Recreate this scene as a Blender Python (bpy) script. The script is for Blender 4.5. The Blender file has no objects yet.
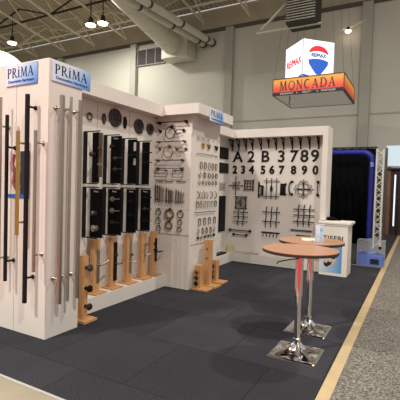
import bpy, math, random
from mathutils import Vector, Matrix
PI = math.pi
SC = bpy.context.scene
COL = SC.collection
random.seed(7)

# ------------------------------------------------------------------ camera
yaw, pitch, roll, F = 0.502718, 0.0330239, 0.0299921, 397.887
cam_d = bpy.data.cameras.new('camera')
cam_d.sensor_fit = 'HORIZONTAL'; cam_d.sensor_width = 36.0
cam_d.lens = 36.0 * F / 400.0
cam_d.clip_end = 200
cam = bpy.data.objects.new('camera', cam_d); COL.objects.link(cam)
fw = Vector((-math.sin(yaw)*math.cos(pitch), math.cos(yaw)*math.cos(pitch), -math.sin(pitch)))
rt = Vector((math.cos(yaw), math.sin(yaw), 0)); up = rt.cross(fw)
c_, s_ = math.cos(roll), math.sin(roll)
rt2 = c_*rt + s_*up; up2 = -s_*rt + c_*up
cam.matrix_world = Matrix(((rt2.x, up2.x, -fw.x, 0), (rt2.y, up2.y, -fw.y, 0), (rt2.z, up2.z, -fw.z, 1.6), (0, 0, 0, 1)))
SC.camera = cam

# ------------------------------------------------------------------ light
w = bpy.data.worlds.new('hall_air'); SC.world = w; w.use_nodes = True
bg = w.node_tree.nodes['Background']
bg.inputs[0].default_value = (1.0, 0.97, 0.95, 1); bg.inputs[1].default_value = 0.44
SC.view_settings.view_transform = 'Standard'; SC.view_settings.look = 'None'
SC.view_settings.exposure = 0.2; SC.view_settings.gamma = 1.0
SC.view_settings.use_curve_mapping = False
LAMP_W = 680.0

# ------------------------------------------------------------------ materials
MATS = {}
def srgb(c):
    return tuple(((v/255)/12.92 if v/255 <= 0.04045 else ((v/255+0.055)/1.055)**2.4) for v in c) + (1,)
def mat(name, rgb, rough=0.6, metal=0.0, vary=0.0, scale=8.0, bump=0.0, emit=0.0, spec=None, alpha=None, trans=0.0, stretch=None, coat=0.0):
    if name in MATS: return MATS[name]
    m = bpy.data.materials.new(name); m.use_nodes = True
    nt = m.node_tree; b = nt.nodes['Principled BSDF']; col = srgb(rgb)
    b.inputs['Base Color'].default_value = col
    b.inputs['Roughness'].default_value = rough; b.inputs['Metallic'].default_value = metal
    if spec is not None: b.inputs['Specular IOR Level'].default_value = spec
    if coat: b.inputs['Coat Weight'].default_value = coat
    if emit:
        b.inputs['Emission Color'].default_value = col; b.inputs['Emission Strength'].default_value = emit
    if trans: b.inputs['Transmission Weight'].default_value = trans
    if alpha is not None: b.inputs['Alpha'].default_value = alpha
    tc = nt.nodes.new('ShaderNodeTexCoord'); mp = nt.nodes.new('ShaderNodeMapping')
    nt.links.new(tc.outputs['Object'], mp.inputs[0])
    if stretch: mp.inputs['Scale'].default_value = stretch
    nz = nt.nodes.new('ShaderNodeTexNoise'); nz.inputs['Scale'].default_value = scale; nz.inputs['Detail'].default_value = 4
    nt.links.new(mp.outputs[0], nz.inputs['Vector'])
    if vary:
        rp = nt.nodes.new('ShaderNodeValToRGB')
        lo = tuple(max(0, v*(1-vary)) for v in col[:3])+(1,); hi = tuple(min(1, v*(1+vary)) for v in col[:3])+(1,)
        rp.color_ramp.elements[0].position = 0.3; rp.color_ramp.elements[1].position = 0.7
        rp.color_ramp.elements[0].color = lo; rp.color_ramp.elements[1].color = hi
        nt.links.new(nz.outputs['Fac'], rp.inputs[0]); nt.links.new(rp.outputs[0], b.inputs['Base Color'])
    if bump:
        bp = nt.nodes.new('ShaderNodeBump'); bp.inputs['Strength'].default_value = bump; bp.inputs['Distance'].default_value = 0.01
        nt.links.new(nz.outputs['Fac'], bp.inputs['Height']); nt.links.new(bp.outputs[0], b.inputs['Normal'])
    MATS[name] = m
    return m

WHITE = mat('white laminate', (219, 211, 202), 0.55, vary=0.03, scale=3)
WHITE2 = mat('white counter laminate', (226, 218, 206), 0.5, vary=0.03, scale=3)
BLACK = mat('matt black metal', (15, 14, 16), 0.5, 0.0, spec=.25, vary=0.2, scale=40)
IRON = mat('wrought iron', (17, 16, 17), 0.6, 0.0, spec=.25, vary=0.25, scale=60, bump=0.3)
BOARD = mat('black display board', (10, 9, 11), 0.8, spec=.15, vary=0.2, scale=20)
NICKEL = mat('brushed nickel', (176, 166, 152), 0.34, 0.9, vary=0.08, scale=6, stretch=(40, 40, 1))
CHROME = mat('polished chrome', (225, 225, 226), 0.09, 1.0)
GOLD = mat('satin brass', (186, 150, 84), 0.35, 0.85, vary=0.08, scale=10, stretch=(40, 40, 1))
BRASS = mat('antique brass', (132, 108, 66), 0.4, 0.8, vary=0.15, scale=40)
BRONZE = mat('oiled bronze', (74, 62, 54), 0.45, 0.7, vary=0.2, scale=40)
GUN = mat('gunmetal', (96, 92, 90), 0.4, 0.8, vary=0.1, scale=40)
SILVER = mat('satin silver', (170, 166, 158), 0.35, 0.9, vary=0.06, scale=30)
WOOD = mat('oiled oak', (196, 146, 96), 0.5, vary=0.16, scale=4, stretch=(9, 9, 1.2), bump=0.1)
TOPWOOD = mat('walnut laminate', (176, 130, 102), 0.35, vary=0.12, scale=5, stretch=(1.5, 14, 1), spec=0.5)
EDGE = mat('dark table edge', (52, 36, 28), 0.5)
PLASTER = mat('painted hall panel', (200, 198, 186), 0.8, vary=0.03, scale=0.6)
COLUMN = mat('painted hall column', (172, 171, 160), 0.75, vary=0.04, scale=1)
STEEL = mat('cream painted steel', (226, 220, 202), 0.6, vary=0.08, scale=3)
GALV = mat('galvanised duct', (208, 206, 192), 0.5, 0.15, vary=0.06, scale=2)
DARKSTEEL = mat('dark steel', (58, 56, 54), 0.6, 0.3, vary=0.15, scale=6)
BLUE = mat('blue fabric tube', (16, 26, 128), 0.55, vary=0.12, scale=5)
DRAPE = mat('black drape', (8, 8, 10), 0.95, spec=.08, vary=0.3, scale=5)
LAMPGLOW = mat('lamp lens', (255, 244, 225), 0.4, emit=14)

def deck_material():
    m = bpy.data.materials.new('corrugated roof deck'); m.use_nodes = True; nt = m.node_tree; b = nt.nodes['Principled BSDF']
    b.inputs['Roughness'].default_value = 0.8
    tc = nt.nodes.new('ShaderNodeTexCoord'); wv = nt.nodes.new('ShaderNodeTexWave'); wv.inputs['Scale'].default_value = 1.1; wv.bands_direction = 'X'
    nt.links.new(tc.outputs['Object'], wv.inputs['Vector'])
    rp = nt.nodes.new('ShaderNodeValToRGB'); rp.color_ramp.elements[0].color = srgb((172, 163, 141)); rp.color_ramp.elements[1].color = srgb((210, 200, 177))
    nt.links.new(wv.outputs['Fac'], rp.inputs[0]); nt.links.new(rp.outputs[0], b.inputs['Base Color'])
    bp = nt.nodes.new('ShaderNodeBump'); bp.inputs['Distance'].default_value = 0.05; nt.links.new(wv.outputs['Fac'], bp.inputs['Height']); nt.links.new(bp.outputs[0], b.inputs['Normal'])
    return m
DECK = deck_material()

def tile_carpet():
    m = bpy.data.materials.new('charcoal carpet tiles'); m.use_nodes = True; nt = m.node_tree; b = nt.nodes['Principled BSDF']
    b.inputs['Roughness'].default_value = 0.95; b.inputs['Specular IOR Level'].default_value = 0.15
    tc = nt.nodes.new('ShaderNodeTexCoord'); br = nt.nodes.new('ShaderNodeTexBrick')
    br.offset = 0.5; br.inputs['Scale'].default_value = 1.0
    br.inputs['Brick Width'].default_value = 0.92; br.inputs['Row Height'].default_value = 0.92
    br.inputs['Mortar Size'].default_value = 0.006; br.inputs['Mortar Smooth'].default_value = 0.3
    br.inputs['Color1'].default_value = srgb((46, 46, 51)); br.inputs['Color2'].default_value = srgb((57, 56, 62)); br.inputs['Mortar'].default_value = srgb((37, 36, 41))
    mp = nt.nodes.new('ShaderNodeMapping'); mp.inputs['Location'].default_value = (0.18, 0.3, 0)
    nt.links.new(tc.outputs['Object'], mp.inputs[0]); nt.links.new(mp.outputs[0], br.inputs['Vector'])
    nz = nt.nodes.new('ShaderNodeTexNoise'); nz.inputs['Scale'].default_value = 90; nz.inputs['Detail'].default_value = 3
    n2 = nt.nodes.new('ShaderNodeTexNoise'); n2.inputs['Scale'].default_value = 1.6
    nt.links.new(tc.outputs['Object'], nz.inputs['Vector']); nt.links.new(tc.outputs['Object'], n2.inputs['Vector'])
    mr = nt.nodes.new('ShaderNodeMapRange'); mr.inputs['From Min'].default_value = 0.3; mr.inputs['From Max'].default_value = 0.7; mr.inputs['To Min'].default_value = 0.6; mr.inputs['To Max'].default_value = 1.4
    nt.links.new(nz.outputs['Fac'], mr.inputs['Value'])
    mr2 = nt.nodes.new('ShaderNodeMapRange'); mr2.inputs['From Min'].default_value = 0.3; mr2.inputs['From Max'].default_value = 0.7; mr2.inputs['To Min'].default_value = 0.88; mr2.inputs['To Max'].default_value = 1.12
    nt.links.new(n2.outputs['Fac'], mr2.inputs['Value'])
    mu = nt.nodes.new('ShaderNodeMath'); mu.operation = 'MULTIPLY'; nt.links.new(mr.outputs[0], mu.inputs[0]); nt.links.new(mr2.outputs[0], mu.inputs[1])
    vm = nt.nodes.new('ShaderNodeVectorMath'); vm.operation = 'SCALE'; nt.links.new(br.outputs['Color'], vm.inputs[0]); nt.links.new(mu.outputs[0], vm.inputs['Scale'])
    nt.links.new(vm.outputs[0], b.inputs['Base Color'])
    bp = nt.nodes.new('ShaderNodeBump'); bp.inputs['Strength'].default_value = 0.4; bp.inputs['Distance'].default_value = 0.004; nt.links.new(nz.outputs['Fac'], bp.inputs['Height']); nt.links.new(bp.outputs[0], b.inputs['Normal'])
    return m
def speckle(name, lo, mid, hi, scale):
    m = bpy.data.materials.new(name); m.use_nodes = True; nt = m.node_tree; b = nt.nodes['Principled BSDF']
    b.inputs['Roughness'].default_value = 0.95; b.inputs['Specular IOR Level'].default_value = 0.1
    tc = nt.nodes.new('ShaderNodeTexCoord'); nz = nt.nodes.new('ShaderNodeTexNoise'); nz.inputs['Scale'].default_value = scale; nz.inputs['Detail'].default_value = 6; nz.inputs['Roughness'].default_value = 0.7
    nt.links.new(tc.outputs['Object'], nz.inputs['Vector'])
    rp = nt.nodes.new('ShaderNodeValToRGB'); e = rp.color_ramp.elements; e[0].position = 0.36; e[0].color = srgb(lo); e[1].position = 0.64; e[1].color = srgb(hi)
    k = e.new(0.5); k.color = srgb(mid)
    nt.links.new(nz.outputs['Fac'], rp.inputs[0]); nt.links.new(rp.outputs[0], b.inputs['Base Color'])
    bp = nt.nodes.new('ShaderNodeBump'); bp.inputs['Strength'].default_value = 0.5; bp.inputs['Distance'].default_value = 0.006; nt.links.new(nz.outputs['Fac'], bp.inputs['Height']); nt.links.new(bp.outputs[0], b.inputs['Normal'])
    return m
def print_gradient(name, stops, axis, lo, hi, rough=0.4, emit=0.0, tilt=0.0):
    """printed artwork: a colour ramp along one object axis"""
    m = bpy.data.materials.new(name); m.use_nodes = True; nt = m.node_tree; b = nt.nodes['Principled BSDF']; b.inputs['Roughness'].default_value = rough
    tc = nt.nodes.new('ShaderNodeTexCoord'); sp = nt.nodes.new('ShaderNodeSeparateXYZ'); nt.links.new(tc.outputs['Object'], sp.inputs[0])
    mr = nt.nodes.new('ShaderNodeMapRange'); mr.inputs['From Min'].default_value = lo; mr.inputs['From Max'].default_value = hi
    if tilt:
        ml = nt.nodes.new('ShaderNodeMath'); ml.operation = 'MULTIPLY_ADD'; ml.inputs[1].default_value = tilt
        nt.links.new(sp.outputs['Z'], ml.inputs[0]); nt.links.new(sp.outputs[axis], ml.inputs[2]); nt.links.new(ml.outputs[0], mr.inputs['Value'])
    else:
        nt.links.new(sp.outputs[axis], mr.inputs['Value'])
    rp = nt.nodes.new('ShaderNodeValToRGB'); e = rp.color_ramp.elements
    e[0].position = stops[0][0]; e[0].color = srgb(stops[0][1]); e[1].position = stops[-1][0]; e[1].color = srgb(stops[-1][1])
    for p_, c in stops[1:-1]: k = e.new(p_); k.color = srgb(c)
    nt.links.new(mr.outputs[0], rp.inputs[0]); nt.links.new(rp.outputs[0], b.inputs['Base Color'])
    if emit:
        nt.links.new(rp.outputs[0], b.inputs['Emission Color']); b.inputs['Emission Strength'].default_value = emit
    return m

# ------------------------------------------------------------------ mesh helpers
class MB:
    def __init__(s): s.v = []; s.f = []; s.sm = []
    def add(s, vs, fs, smooth=False):
        o = len(s.v); s.v += [tuple(q) for q in vs]; s.f += [tuple(i+o for i in f) for f in fs]; s.sm += [smooth]*len(fs); return s
    def box(s, x0, x1, y0, y1, z0, z1):
        return s.add([(x0,y0,z0),(x1,y0,z0),(x1,y1,z0),(x0,y1,z0),(x0,y0,z1),(x1,y0,z1),(x1,y1,z1),(x0,y1,z1)],
              [(0,3,2,1),(4,5,6,7),(0,1,5,4),(1,2,6,5),(2,3,7,6),(3,0,4,7)])
    def bar(s, a, b, w, h=None):
        a = Vector(a); b = Vector(b); h = h or w; d = (b-a).normalized()
        u = Vector((0,0,1)).cross(d)
        if u.length < 1e-3: u = Vector((1,0,0))
        u.normalize(); n = d.cross(u)
        vs = []
        for p_ in (a, b):
            for i, j in ((-1,-1),(1,-1),(1,1),(-1,1)): vs.append(p_+u*i*w/2+n*j*h/2)
        return s.add(vs, [(0,3,2,1),(4,5,6,7),(0,1,5,4),(1,2,6,5),(2,3,7,6),(3,0,4,7)])
    def tube(s, path, r, n=10, closed=False, cap=True):
        P = [Vector(q) for q in path]; R = r if isinstance(r, (list, tuple)) else [r]*len(P)
        m = len(P); vs = []; prev = None
        for i, q in enumerate(P):
            if closed: d = P[(i+1) % m]-P[i-1]
            else: d = P[min(i+1, m-1)]-P[max(i-1, 0)]
            d.normalize()
            if prev is None:
                u = d.orthogonal().normalized()
            else:
                u = prev-d*prev.dot(d)
                u = u.normalized() if u.length > 1e-5 else d.orthogonal().normalized()
            prev = u; wv = d.cross(u)
            for k in range(n):
                a = 2*PI*k/n; vs.append(q+(u*math.cos(a)+wv*math.sin(a))*R[i])
        fs = []
        for i in range(m if closed else m-1):
            j = (i+1) % m
            for k in range(n): fs.append((i*n+k, i*n+(k+1) % n, j*n+(k+1) % n, j*n+k))
        s.add(vs, fs, True)
        if cap and not closed:
            s.add(vs[:n], [tuple(range(n))[::-1]]); s.add(vs[-n:], [tuple(range(n))])
        return s
    def cyl(s, a, b, r, r2=None, n=16): return s.tube([a, b], [r, r if r2 is None else r2], n)
    def lathe(s, prof, c=(0,0,0), axis='z', n=24):
        """prof: (radius, height) pairs"""
        vs = []; P = [prof[0]]; seg = []
        for i in range(1, len(prof)):
            seg.append((len(P)-1, len(P))); P.append(prof[i])
            if i < len(prof)-1:                                  # a sharp turn gets its own ring, so it shades crisply
                a = Vector((prof[i][0]-prof[i-1][0], prof[i][1]-prof[i-1][1])); b = Vector((prof[i+1][0]-prof[i][0], prof[i+1][1]-prof[i][1]))
                if a.length > 1e-9 and b.length > 1e-9 and a.angle(b) > math.radians(32): P.append(prof[i])
        for r, h in P:
            for k in range(n):
                a = 2*PI*k/n; x, y = r*math.cos(a), r*math.sin(a)
                if axis == 'z': vs.append((c[0]+x, c[1]+y, c[2]+h))
                else: vs.append((c[0]+x, c[1]-h, c[2]+y))       # axis '-y': outwards from a wall
        fs = []
        for i, j in seg:
            for k in range(n): fs.append((i*n+k, i*n+(k+1) % n, j*n+(k+1) % n, j*n+k))
        s.add(vs, fs, True)
        s.add(vs[:n], [tuple(range(n))[::-1]]); s.add(vs[-n:], [tuple(range(n))])
        return s
    def ring(s, cx, y, cz, rx, rz, t, n=28, a0=0, a1=2*PI, m=8):
        full = abs(a1-a0-2*PI) < 1e-4
        k = n if full else n+1
        pts = [(cx+rx*math.cos(a0+(a1-a0)*i/n), y, cz+rz*math.sin(a0+(a1-a0)*i/n)) for i in range(k)]
        return s.tube(pts, t, m, closed=full)
    def plate(s, pts, y0, y1):
        """outline in x,z extruded from y0 to y1"""
        n = len(pts)
        vs = [(x, y0, z) for x, z in pts]+[(x, y1, z) for x, z in pts]
        fs = [tuple(range(n)), tuple(range(2*n-1, n-1, -1))]+[(i, i+n, (i+1) % n+n, (i+1) % n) for i in range(n)]
        return s.add(vs, fs)
    def rplate(s, x0, x1, z0, z1, y0, y1, r=0.01, n=5):
        pts = []
        for cx, cz, a in ((x1-r, z0+r, -PI/2), (x1-r, z1-r, 0), (x0+r, z1-r, PI/2), (x0+r, z0+r, PI)):
            for i in range(n+1):
                t = a+PI/2*i/n; pts.append((cx+r*math.cos(t), cz+r*math.sin(t)))
        return s.plate(pts, y0, y1)
    def build(s, name, m, parent=None, bevel=0.0):
        me = bpy.data.meshes.new(name); me.from_pydata(s.v, [], s.f); me.update()
        me.materials.append(m)
        me.polygons.foreach_set('use_smooth', s.sm)
        o = bpy.data.objects.new(name, me); COL.objects.link(o)
        if parent: o.parent = parent
        if bevel:
            bv = o.modifiers.new('bevel', 'BEVEL'); bv.width = bevel; bv.segments = 2; bv.limit_method = 'ANGLE'
        return o

def tag(o, label=None, cat=None, group=None, kind=None):
    if label: o['label'] = label
    if cat: o['category'] = cat
    if group: o['group'] = group
    if kind: o['kind'] = kind
    return o
def empty(name, loc=(0,0,0), rz=0.0, label=None, cat=None, group=None):
    o = bpy.data.objects.new(name, None); COL.objects.link(o); o.location = loc; o.rotation_euler = (0, 0, rz)
    o.empty_display_size = 0.1
    return tag(o, label, cat, group)
def copy_tree(o, loc=None, rz=None, label=None, group=None, parent=None):
    c = o.copy(); COL.objects.link(c); c.parent = parent
    if loc is not None: c.location = loc
    if rz is not None: c.rotation_euler = (0, 0, rz)
    if label: c['label'] = label
    if group: c['group'] = group
    for ch in list(o.children): copy_tree(ch, parent=c)
    return c
def struct(mb, name, m, label=None):
    o = mb.build(name, m); o['kind'] = 'structure'
    if label: o['label'] = label
    return o
FY, FX = 0.0, PI/2            # wall things facing -y / facing +x; local x runs to the viewer's right, -y leaves the wall

def text(name, body, size, ext, m, parent, loc, bold=0.0, sx=1.0, rot=(PI/2, 0, 0), space=1.0):
    cu = bpy.data.curves.new(name+'_c', 'FONT'); cu.body = body; cu.size = size; cu.extrude = ext
    cu.align_x = 'CENTER'; cu.align_y = 'CENTER'; cu.space_character = space
    t = bpy.data.objects.new(name+'_t', cu); COL.objects.link(t); bpy.context.view_layer.update()
    dg = bpy.context.evaluated_depsgraph_get(); me = bpy.data.meshes.new_from_object(t.evaluated_get(dg))
    bpy.data.objects.remove(t); bpy.data.curves.remove(cu)
    me.name = name; me.materials.clear(); me.materials.append(m)
    if bold:
        vs = [tuple(q.co) for q in me.vertices]; fs = [tuple(q.vertices) for q in me.polygons]; V, F_ = [], []
        for k in range(9):
            a = PI/4*k; q = 0 if k == 8 else bold; e = k*.00004; n0 = len(V)
            V += [(x+q*math.cos(a), y+q*math.sin(a), z+e) for x, y, z in vs]; F_ += [tuple(i+n0 for i in f) for f in fs]
        me = bpy.data.meshes.new(name); me.from_pydata(V, [], F_); me.materials.append(m)
    R_ = Matrix.Scale(sx, 4, (1, 0, 0)); me.transform(R_)
    me.transform(Matrix.Rotation(PI/2, 4, 'X'))
    o = bpy.data.objects.new(name, me); COL.objects.link(o)
    if parent: o.parent = parent
    o.location = loc
    return o

# serif capitals drawn with strokes: (x, z, width) runs in a cell one unit high
def arc(cx, cz, rx, rz, a0, a1, w0, w1, n=12):
    r = []
    for i in range(n+1):
        t = math.radians(a0+(a1-a0)*i/n); wv = w0+(w1-w0)*math.sin(PI*i/n); r.append((cx+rx*math.cos(t), cz+rz*math.sin(t), wv))
    return r
TK, TN = 0.15, 0.05
SERIF = {
 'P': (0.66, [[(.14,0,TK),(.14,1,TK)], [(0,.02,.04),(.28,.02,.04)], [(0,.98,.04),(.2,.98,.04)], [(.14,.97,.05)]+arc(.26,.73,.28,.24,90,-90,.05,.15)+[(.14,.49,.05)]]),
 'R': (0.80, [[(.14,0,TK),(.14,1,TK)], [(0,.02,.04),(.28,.02,.04)], [(0,.98,.04),(.2,.98,.04)], [(.14,.97,.05)]+arc(.26,.74,.26,.23,90,-90,.05,.15)+[(.14,.51,.05)], [(.3,.5,.1),(.68,.02,.15)], [(.58,.02,.04),(.82,.02,.04)]]),
 'i': (0.34, [[(.14,0,TK),(.14,.78,TK)], [(0,.02,.04),(.28,.02,.04)], [(0,.76,.04),(.28,.76,.04)], [(.07,1.0,.13),(.21,1.0,.13)]]),
 'M': (1.05, [[(.12,0,TN),(.18,1,TN)], [(0,.02,.04),(.24,.02,.04)], [(.06,.98,.04),(.24,.98,.04)], [(.2,1,.14),(.5,.05,.12)], [(.5,.05,.05),(.8,1,.05)], [(.82,1,TK),(.9,0,TK)], [(.76,.98,.04),(.96,.98,.04)], [(.76,.02,.04),(1.03,.02,.04)]]),
 'A': (0.86, [[(.1,0,TN),(.4,1,TN)], [(.4,1,.12),(.72,0,.17)], [(.18,.34,.05),(.6,.34,.05)], [(0,.02,.04),(.22,.02,.04)], [(.58,.02,.04),(.86,.02,.04)]]),
 'O': (0.86, [arc(.42,.5,.38,.48,90,450,.05,.13,28)]),
 'N': (0.86, [[(.12,0,TN),(.12,1,TN)], [(0,.02,.04),(.24,.02,.04)], [(0,.98,.04),(.16,.98,.04)], [(.12,1,.14),(.7,0,.14)], [(.7,0,TN),(.7,1,TN)], [(.58,.98,.04),(.82,.98,.04)]]),
 'C': (0.80, [arc(.42,.5,.38,.48,50,310,.05,.15,20)]),
 'G': (0.86, [arc(.42,.5,.38,.48,50,310,.05,.15,20), [(.68,.1,.12),(.68,.42,.12)], [(.54,.42,.04),(.8,.42,.04)]]),
 'D': (0.86, [[(.14,0,TK),(.14,1,TK)], [(0,.02,.04),(.2,.02,.04)], [(0,.98,.04),(.2,.98,.04)], [(.14,.98,.05)]+arc(.3,.5,.46,.48,90,-90,.05,.15)+[(.14,.02,.05)]]),
}
def serif_text(s, h, x0, z0, y0, y1, gap=0.10, squeeze=1.0):
    mb = MB(); x = 0
    for ch in s:
        wd, runs = SERIF[ch]
        for run in runs:
            L, R_ = [], []
            for i, (px, pz, wv) in enumerate(run):
                a = run[max(i-1, 0)]; b = run[min(i+1, len(run)-1)]
                d = Vector((b[0]-a[0], b[1]-a[1])); d.normalize(); nn = Vector((-d.y, d.x))
                L.append((px+nn.x*wv/2, pz+nn.y*wv/2)); R_.append((px-nn.x*wv/2, pz-nn.y*wv/2))
            for i in range(len(run)-1):
                q = [L[i], L[i+1], R_[i+1], R_[i]]
                mb.plate([(x0+(x+u)*h*squeeze, z0+v*h) for u, v in q], y0, y1)
        x += wd+gap
    return mb, x*h*squeeze

# ------------------------------------------------------------------ the hall
struct(MB().box(-36, 14, -16, 20, -0.1, 0.0), 'floor', mat('tan concrete', (150, 140, 120), 0.6, vary=0.1, scale=2.5))
def roof_z(y): return 11.6+0.20*(20-y)
rf = MB()
rf.add([(-36, 20, roof_z(20)), (14, 20, roof_z(20)), (14, -16, roof_z(-16)), (-36, -16, roof_z(-16)),
        (-36, 20, roof_z(20)+.2), (14, 20, roof_z(20)+.2), (14, -16, roof_z(-16)+.2), (-36, -16, roof_z(-16)+.2)],
       [(0,1,2,3), (4,7,6,5), (0,4,5,1), (1,5,6,2), (2,6,7,3), (3,7,4,0)])
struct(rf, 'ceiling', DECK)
wb = MB().box(-36, 14, 20.0, 20.3, 0, 10.45)
struct(wb, 'wall_back', PLASTER)
struct(MB().box(-36, 14, 20.12, 20.3, 10.45, roof_z(20)), 'wall_back_upper', mat('fascia steel', (186, 177, 156), 0.8, vary=0.1, scale=1))
struct(MB().box(-36.3, -36, -16, 20.3, 0, 18.8), 'wall_left', PLASTER)
struct(MB().box(-36, 14, 19.96, 20.0, 5.18, 5.24), 'trim_1', COLUMN)
struct(MB().box(-36, 14, 19.94, 20.0, 10.25, 10.45), 'trim_2', mat('painted eaves shade', (90, 86, 76), 0.7))  # dark strip stands in for the band of shade along the wall top
for i, X in enumerate((-29.1, -22.4, -15.9, -9.35, -2.4, 4.2)):
    struct(MB().box(X-.22, X+.22, 19.72, 19.96, 0, 10.3), 'trim_%d' % (i+3), COLUMN)

# roof trusses
def truss_mesh():
    mb = MB(); y0, y1 = -14.0, 19.7
    zb = lambda y: 10.62+0.16*(20-y); zt = lambda y: roof_z(y)-0.07
    mb.bar((0, y0, zb(y0)), (0, y1, zb(y1)), 0.11, 0.09); mb.bar((0, y0, zt(y0)), (0, y1, zt(y1)), 0.11, 0.09)
    y = y1; k = 0
    while y-1.5 > y0:
        a, b = (zb, zt) if k % 2 == 0 else (zt, zb)
        mb.bar((0, y, a(y)), (0, y-1.5, b(y-1.5)), 0.075); y -= 1.5; k += 1
    return mb
ords = ['first', 'second', 'third', 'fourth', 'fifth', 'sixth', 'seventh', 'eighth', 'ninth', 'tenth', 'eleventh', 'twelfth', 'thirteenth']
tr0 = None
for i, X in enumerate((-27.4, -24.6, -21.8, -19.1, -16.4, -13.65, -10.9, -8.2, -5.5)):
    lb = 'cream steel roof truss running to the far wall, %s counted from the left' % ords[i]
    if tr0 is None:
        tr0 = truss_mesh().build('roof_truss', STEEL); tr0.location = (X, 0, 0); tag(tr0, lb, 'roof truss', 'parallel roof trusses')
    else: copy_tree(tr0, (X, 0, 0), label=lb)
# cross bracing running along the far wall
cb0 = None
for i, Y in enumerate((18.2, 16.2, 14.2, 12.2, 10.2, 8.2)):
    zb, zt = 10.62+0.16*(20-Y)+.1, roof_z(Y)-0.2
    mb = MB().bar((-28, Y, zb), (-3, Y, zb), 0.06, 0.10)
    if True:
        X = -27.4; k = 0
        while X < -6: mb.bar((X, Y, zb if k % 2 else zt), (X+2.73, Y, zt if k % 2 else zb), 0.07); X += 2.73; k += 1
    o = mb.build('cross_brace', STEEL if i % 2 == 0 else DARKSTEEL)
    tag(o, 'steel cross brace with zigzag rods under the roof, %s from the far wall' % ords[i], 'roof brace', 'roof cross braces')

# high bay lamps
def lamp(loc, label, power=1.0):
    t = empty('high_bay_lamp', loc, 0, label, 'lamp', 'high bay ceiling lamps')
    MB().lathe([(0.10, 0.42), (0.13, 0.30), (0.13, 0.16), (0.27, 0.08), (0.28, 0.02)]).build('housing', DARKSTEEL, t)
    MB().lathe([(0.27, 0.02), (0.25, -0.03), (0.05, -0.05)]).build('lens', LAMPGLOW, t)
    MB().cyl((0, 0, 0.42), (0, 0, roof_z(loc[1])-loc[2]-0.02), 0.03, n=8).build('drop_rod', DARKSTEEL, t)
    ld = bpy.data.lights.new('high_bay_light', 'AREA'); ld.shape = 'DISK'; ld.size = 0.46; ld.energy = LAMP_W*power; ld.color = (1.0, 0.955, 0.88)
    lo = bpy.data.objects.new('high_bay_light', ld); COL.objects.link(lo); lo.parent = t; lo.location = (0, 0, -0.07)
    return t
lamp((-23.0, 16.5, 10.35), 'lit high bay lamp at the far left of the roof, above the left blue sign', .3)
lamp((-16.3, 16.5, 10.35), 'lit high bay lamp, left of the close pair under the roof', .3)
lamp((-15.6, 16.7, 10.4), 'lit high bay lamp, right of the close pair under the roof', .3)
for X, Y, pw, lb in ((-7, -4.5, 2.2, 'behind the camera on the left'), (4, -1.5, 1.5, 'behind the camera on the right'), (1.7, 8, .8, 'over the aisle beside the rear wall'), (-12, 5, .5, 'over the back of the left wall'), (-2.5, -9, .8, 'furthest behind the camera')):
    t = lamp((X, Y, 10.8), 'high bay lamp above the top of the frame, %s' % lb, pw)

# air duct, pipes, grille, air unit
t = empty('air_duct', (0, 0, 0), 0, 'large pale round air duct ending in a box at the far wall', 'duct')
MB().tube([(-10.6, 7.0, 10.55), (-11.69, 14.0, 10.0), (-12.5, 19.2, 9.6)], 0.66, 28).build('duct_run', GALV, t)
for k in range(6):
    mb = MB(); y = 17.8-k*1.7; z = 9.71+(17.8-y)*0.078; xx = -12.29+(17.8-y)*.156; mb.lathe([(0.69, -0.03), (0.69, 0.03)], (0, 0, 0), n=28)
    mb.v = [(vx+xx, y+vz, z+vy) for vx, vy, vz in mb.v]
    mb.build('duct_seam', GALV, t)
MB().box(-13.2, -11.5, 18.9, 19.94, 8.8, 10.1).build('end_box', GALV, t, 0.03)
for i, X in enumerate((-10.97, -10.42)):
    t = empty('roof_pipe', (0, 0, 0), 0, ['white insulated pipe beside the air duct, the one nearer to it', 'white insulated pipe beside the air duct, the one further from it'][i], 'pipe', 'white pipes beside the duct')
    PIPE = mat('white pipe lagging', (205, 204, 192), 0.5, vary=0.04, scale=3)
    MB().tube([(X, 7, 8.98), (X, 19.75, 9.62)], 0.17, 16).build('pipe_run', PIPE, t)
    for k in range(5):
        mb = MB(); mb.tube([(X, 19.2-k*2.6, 9.59-k*.13), (X, 19.05-k*2.6, 9.583-k*.13)], 0.19, 16); mb.build('pipe_collar', GUN, t)
    MB().tube([(X, 19.75, 9.62), (X, 19.85, 9.62)], 0.22, 16).build('wall_flange', GUN, t)
t = empty('wall_grille', (-14.65, 19.93, 8.95), 0, 'dark louvred air grille in three panels on the far wall left of the duct box', 'air grille')
MB().box(-1.02, 1.02, -.05, 0.0, 0, 1.0).build('frame', COLUMN, t)
mb = MB(); ms = MB()
for k in range(3):
    x0 = -0.97+k*0.66; mb.box(x0, x0+.61, -.06, -.045, .05, .95)
    for j in range(8):
        ms.bar((x0+.02, -.07, .08+j*.11), (x0+.59, -.07, .14+j*.11), .02, .015)
mb.build('grille_panel', mat('grille dark', (58, 52, 54), 0.7), t); ms.build('louvres', mat('grille louvre', (92, 86, 84), 0.7), t)
t = empty('air_handling_unit', (-4.6, 17.0, 8.55), 0, 'dark louvred air unit hung under the roof above the lit cube sign', 'air unit')
MB().box(-.62, .62, -.5, .5, 0.0, 1.35).build('casing', DARKSTEEL, t)
mb = MB()
for k in range(11): mb.bar((-.6, -.54, .1+k*.11), (.6, -.54, .1+k*.11), .06, .03)
mb.build('louvres', GALV, t)
mb = MB()
mb.bar((-2.1, 0, 0.0), (.75, 0, 0.0), .12, .05); mb.bar((-1.9, 0, .12), (-.5, 0, 1.3), .14, .06)
mb.build('support_frame', STEEL, t)
mb = MB()
for sx in (-.55, .55): mb.cyl((sx, 0, 1.35), (sx, 0, roof_z(17)-8.55-.02), .03, n=8)
mb.build('hanger_rods', DARKSTEEL, t)
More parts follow.
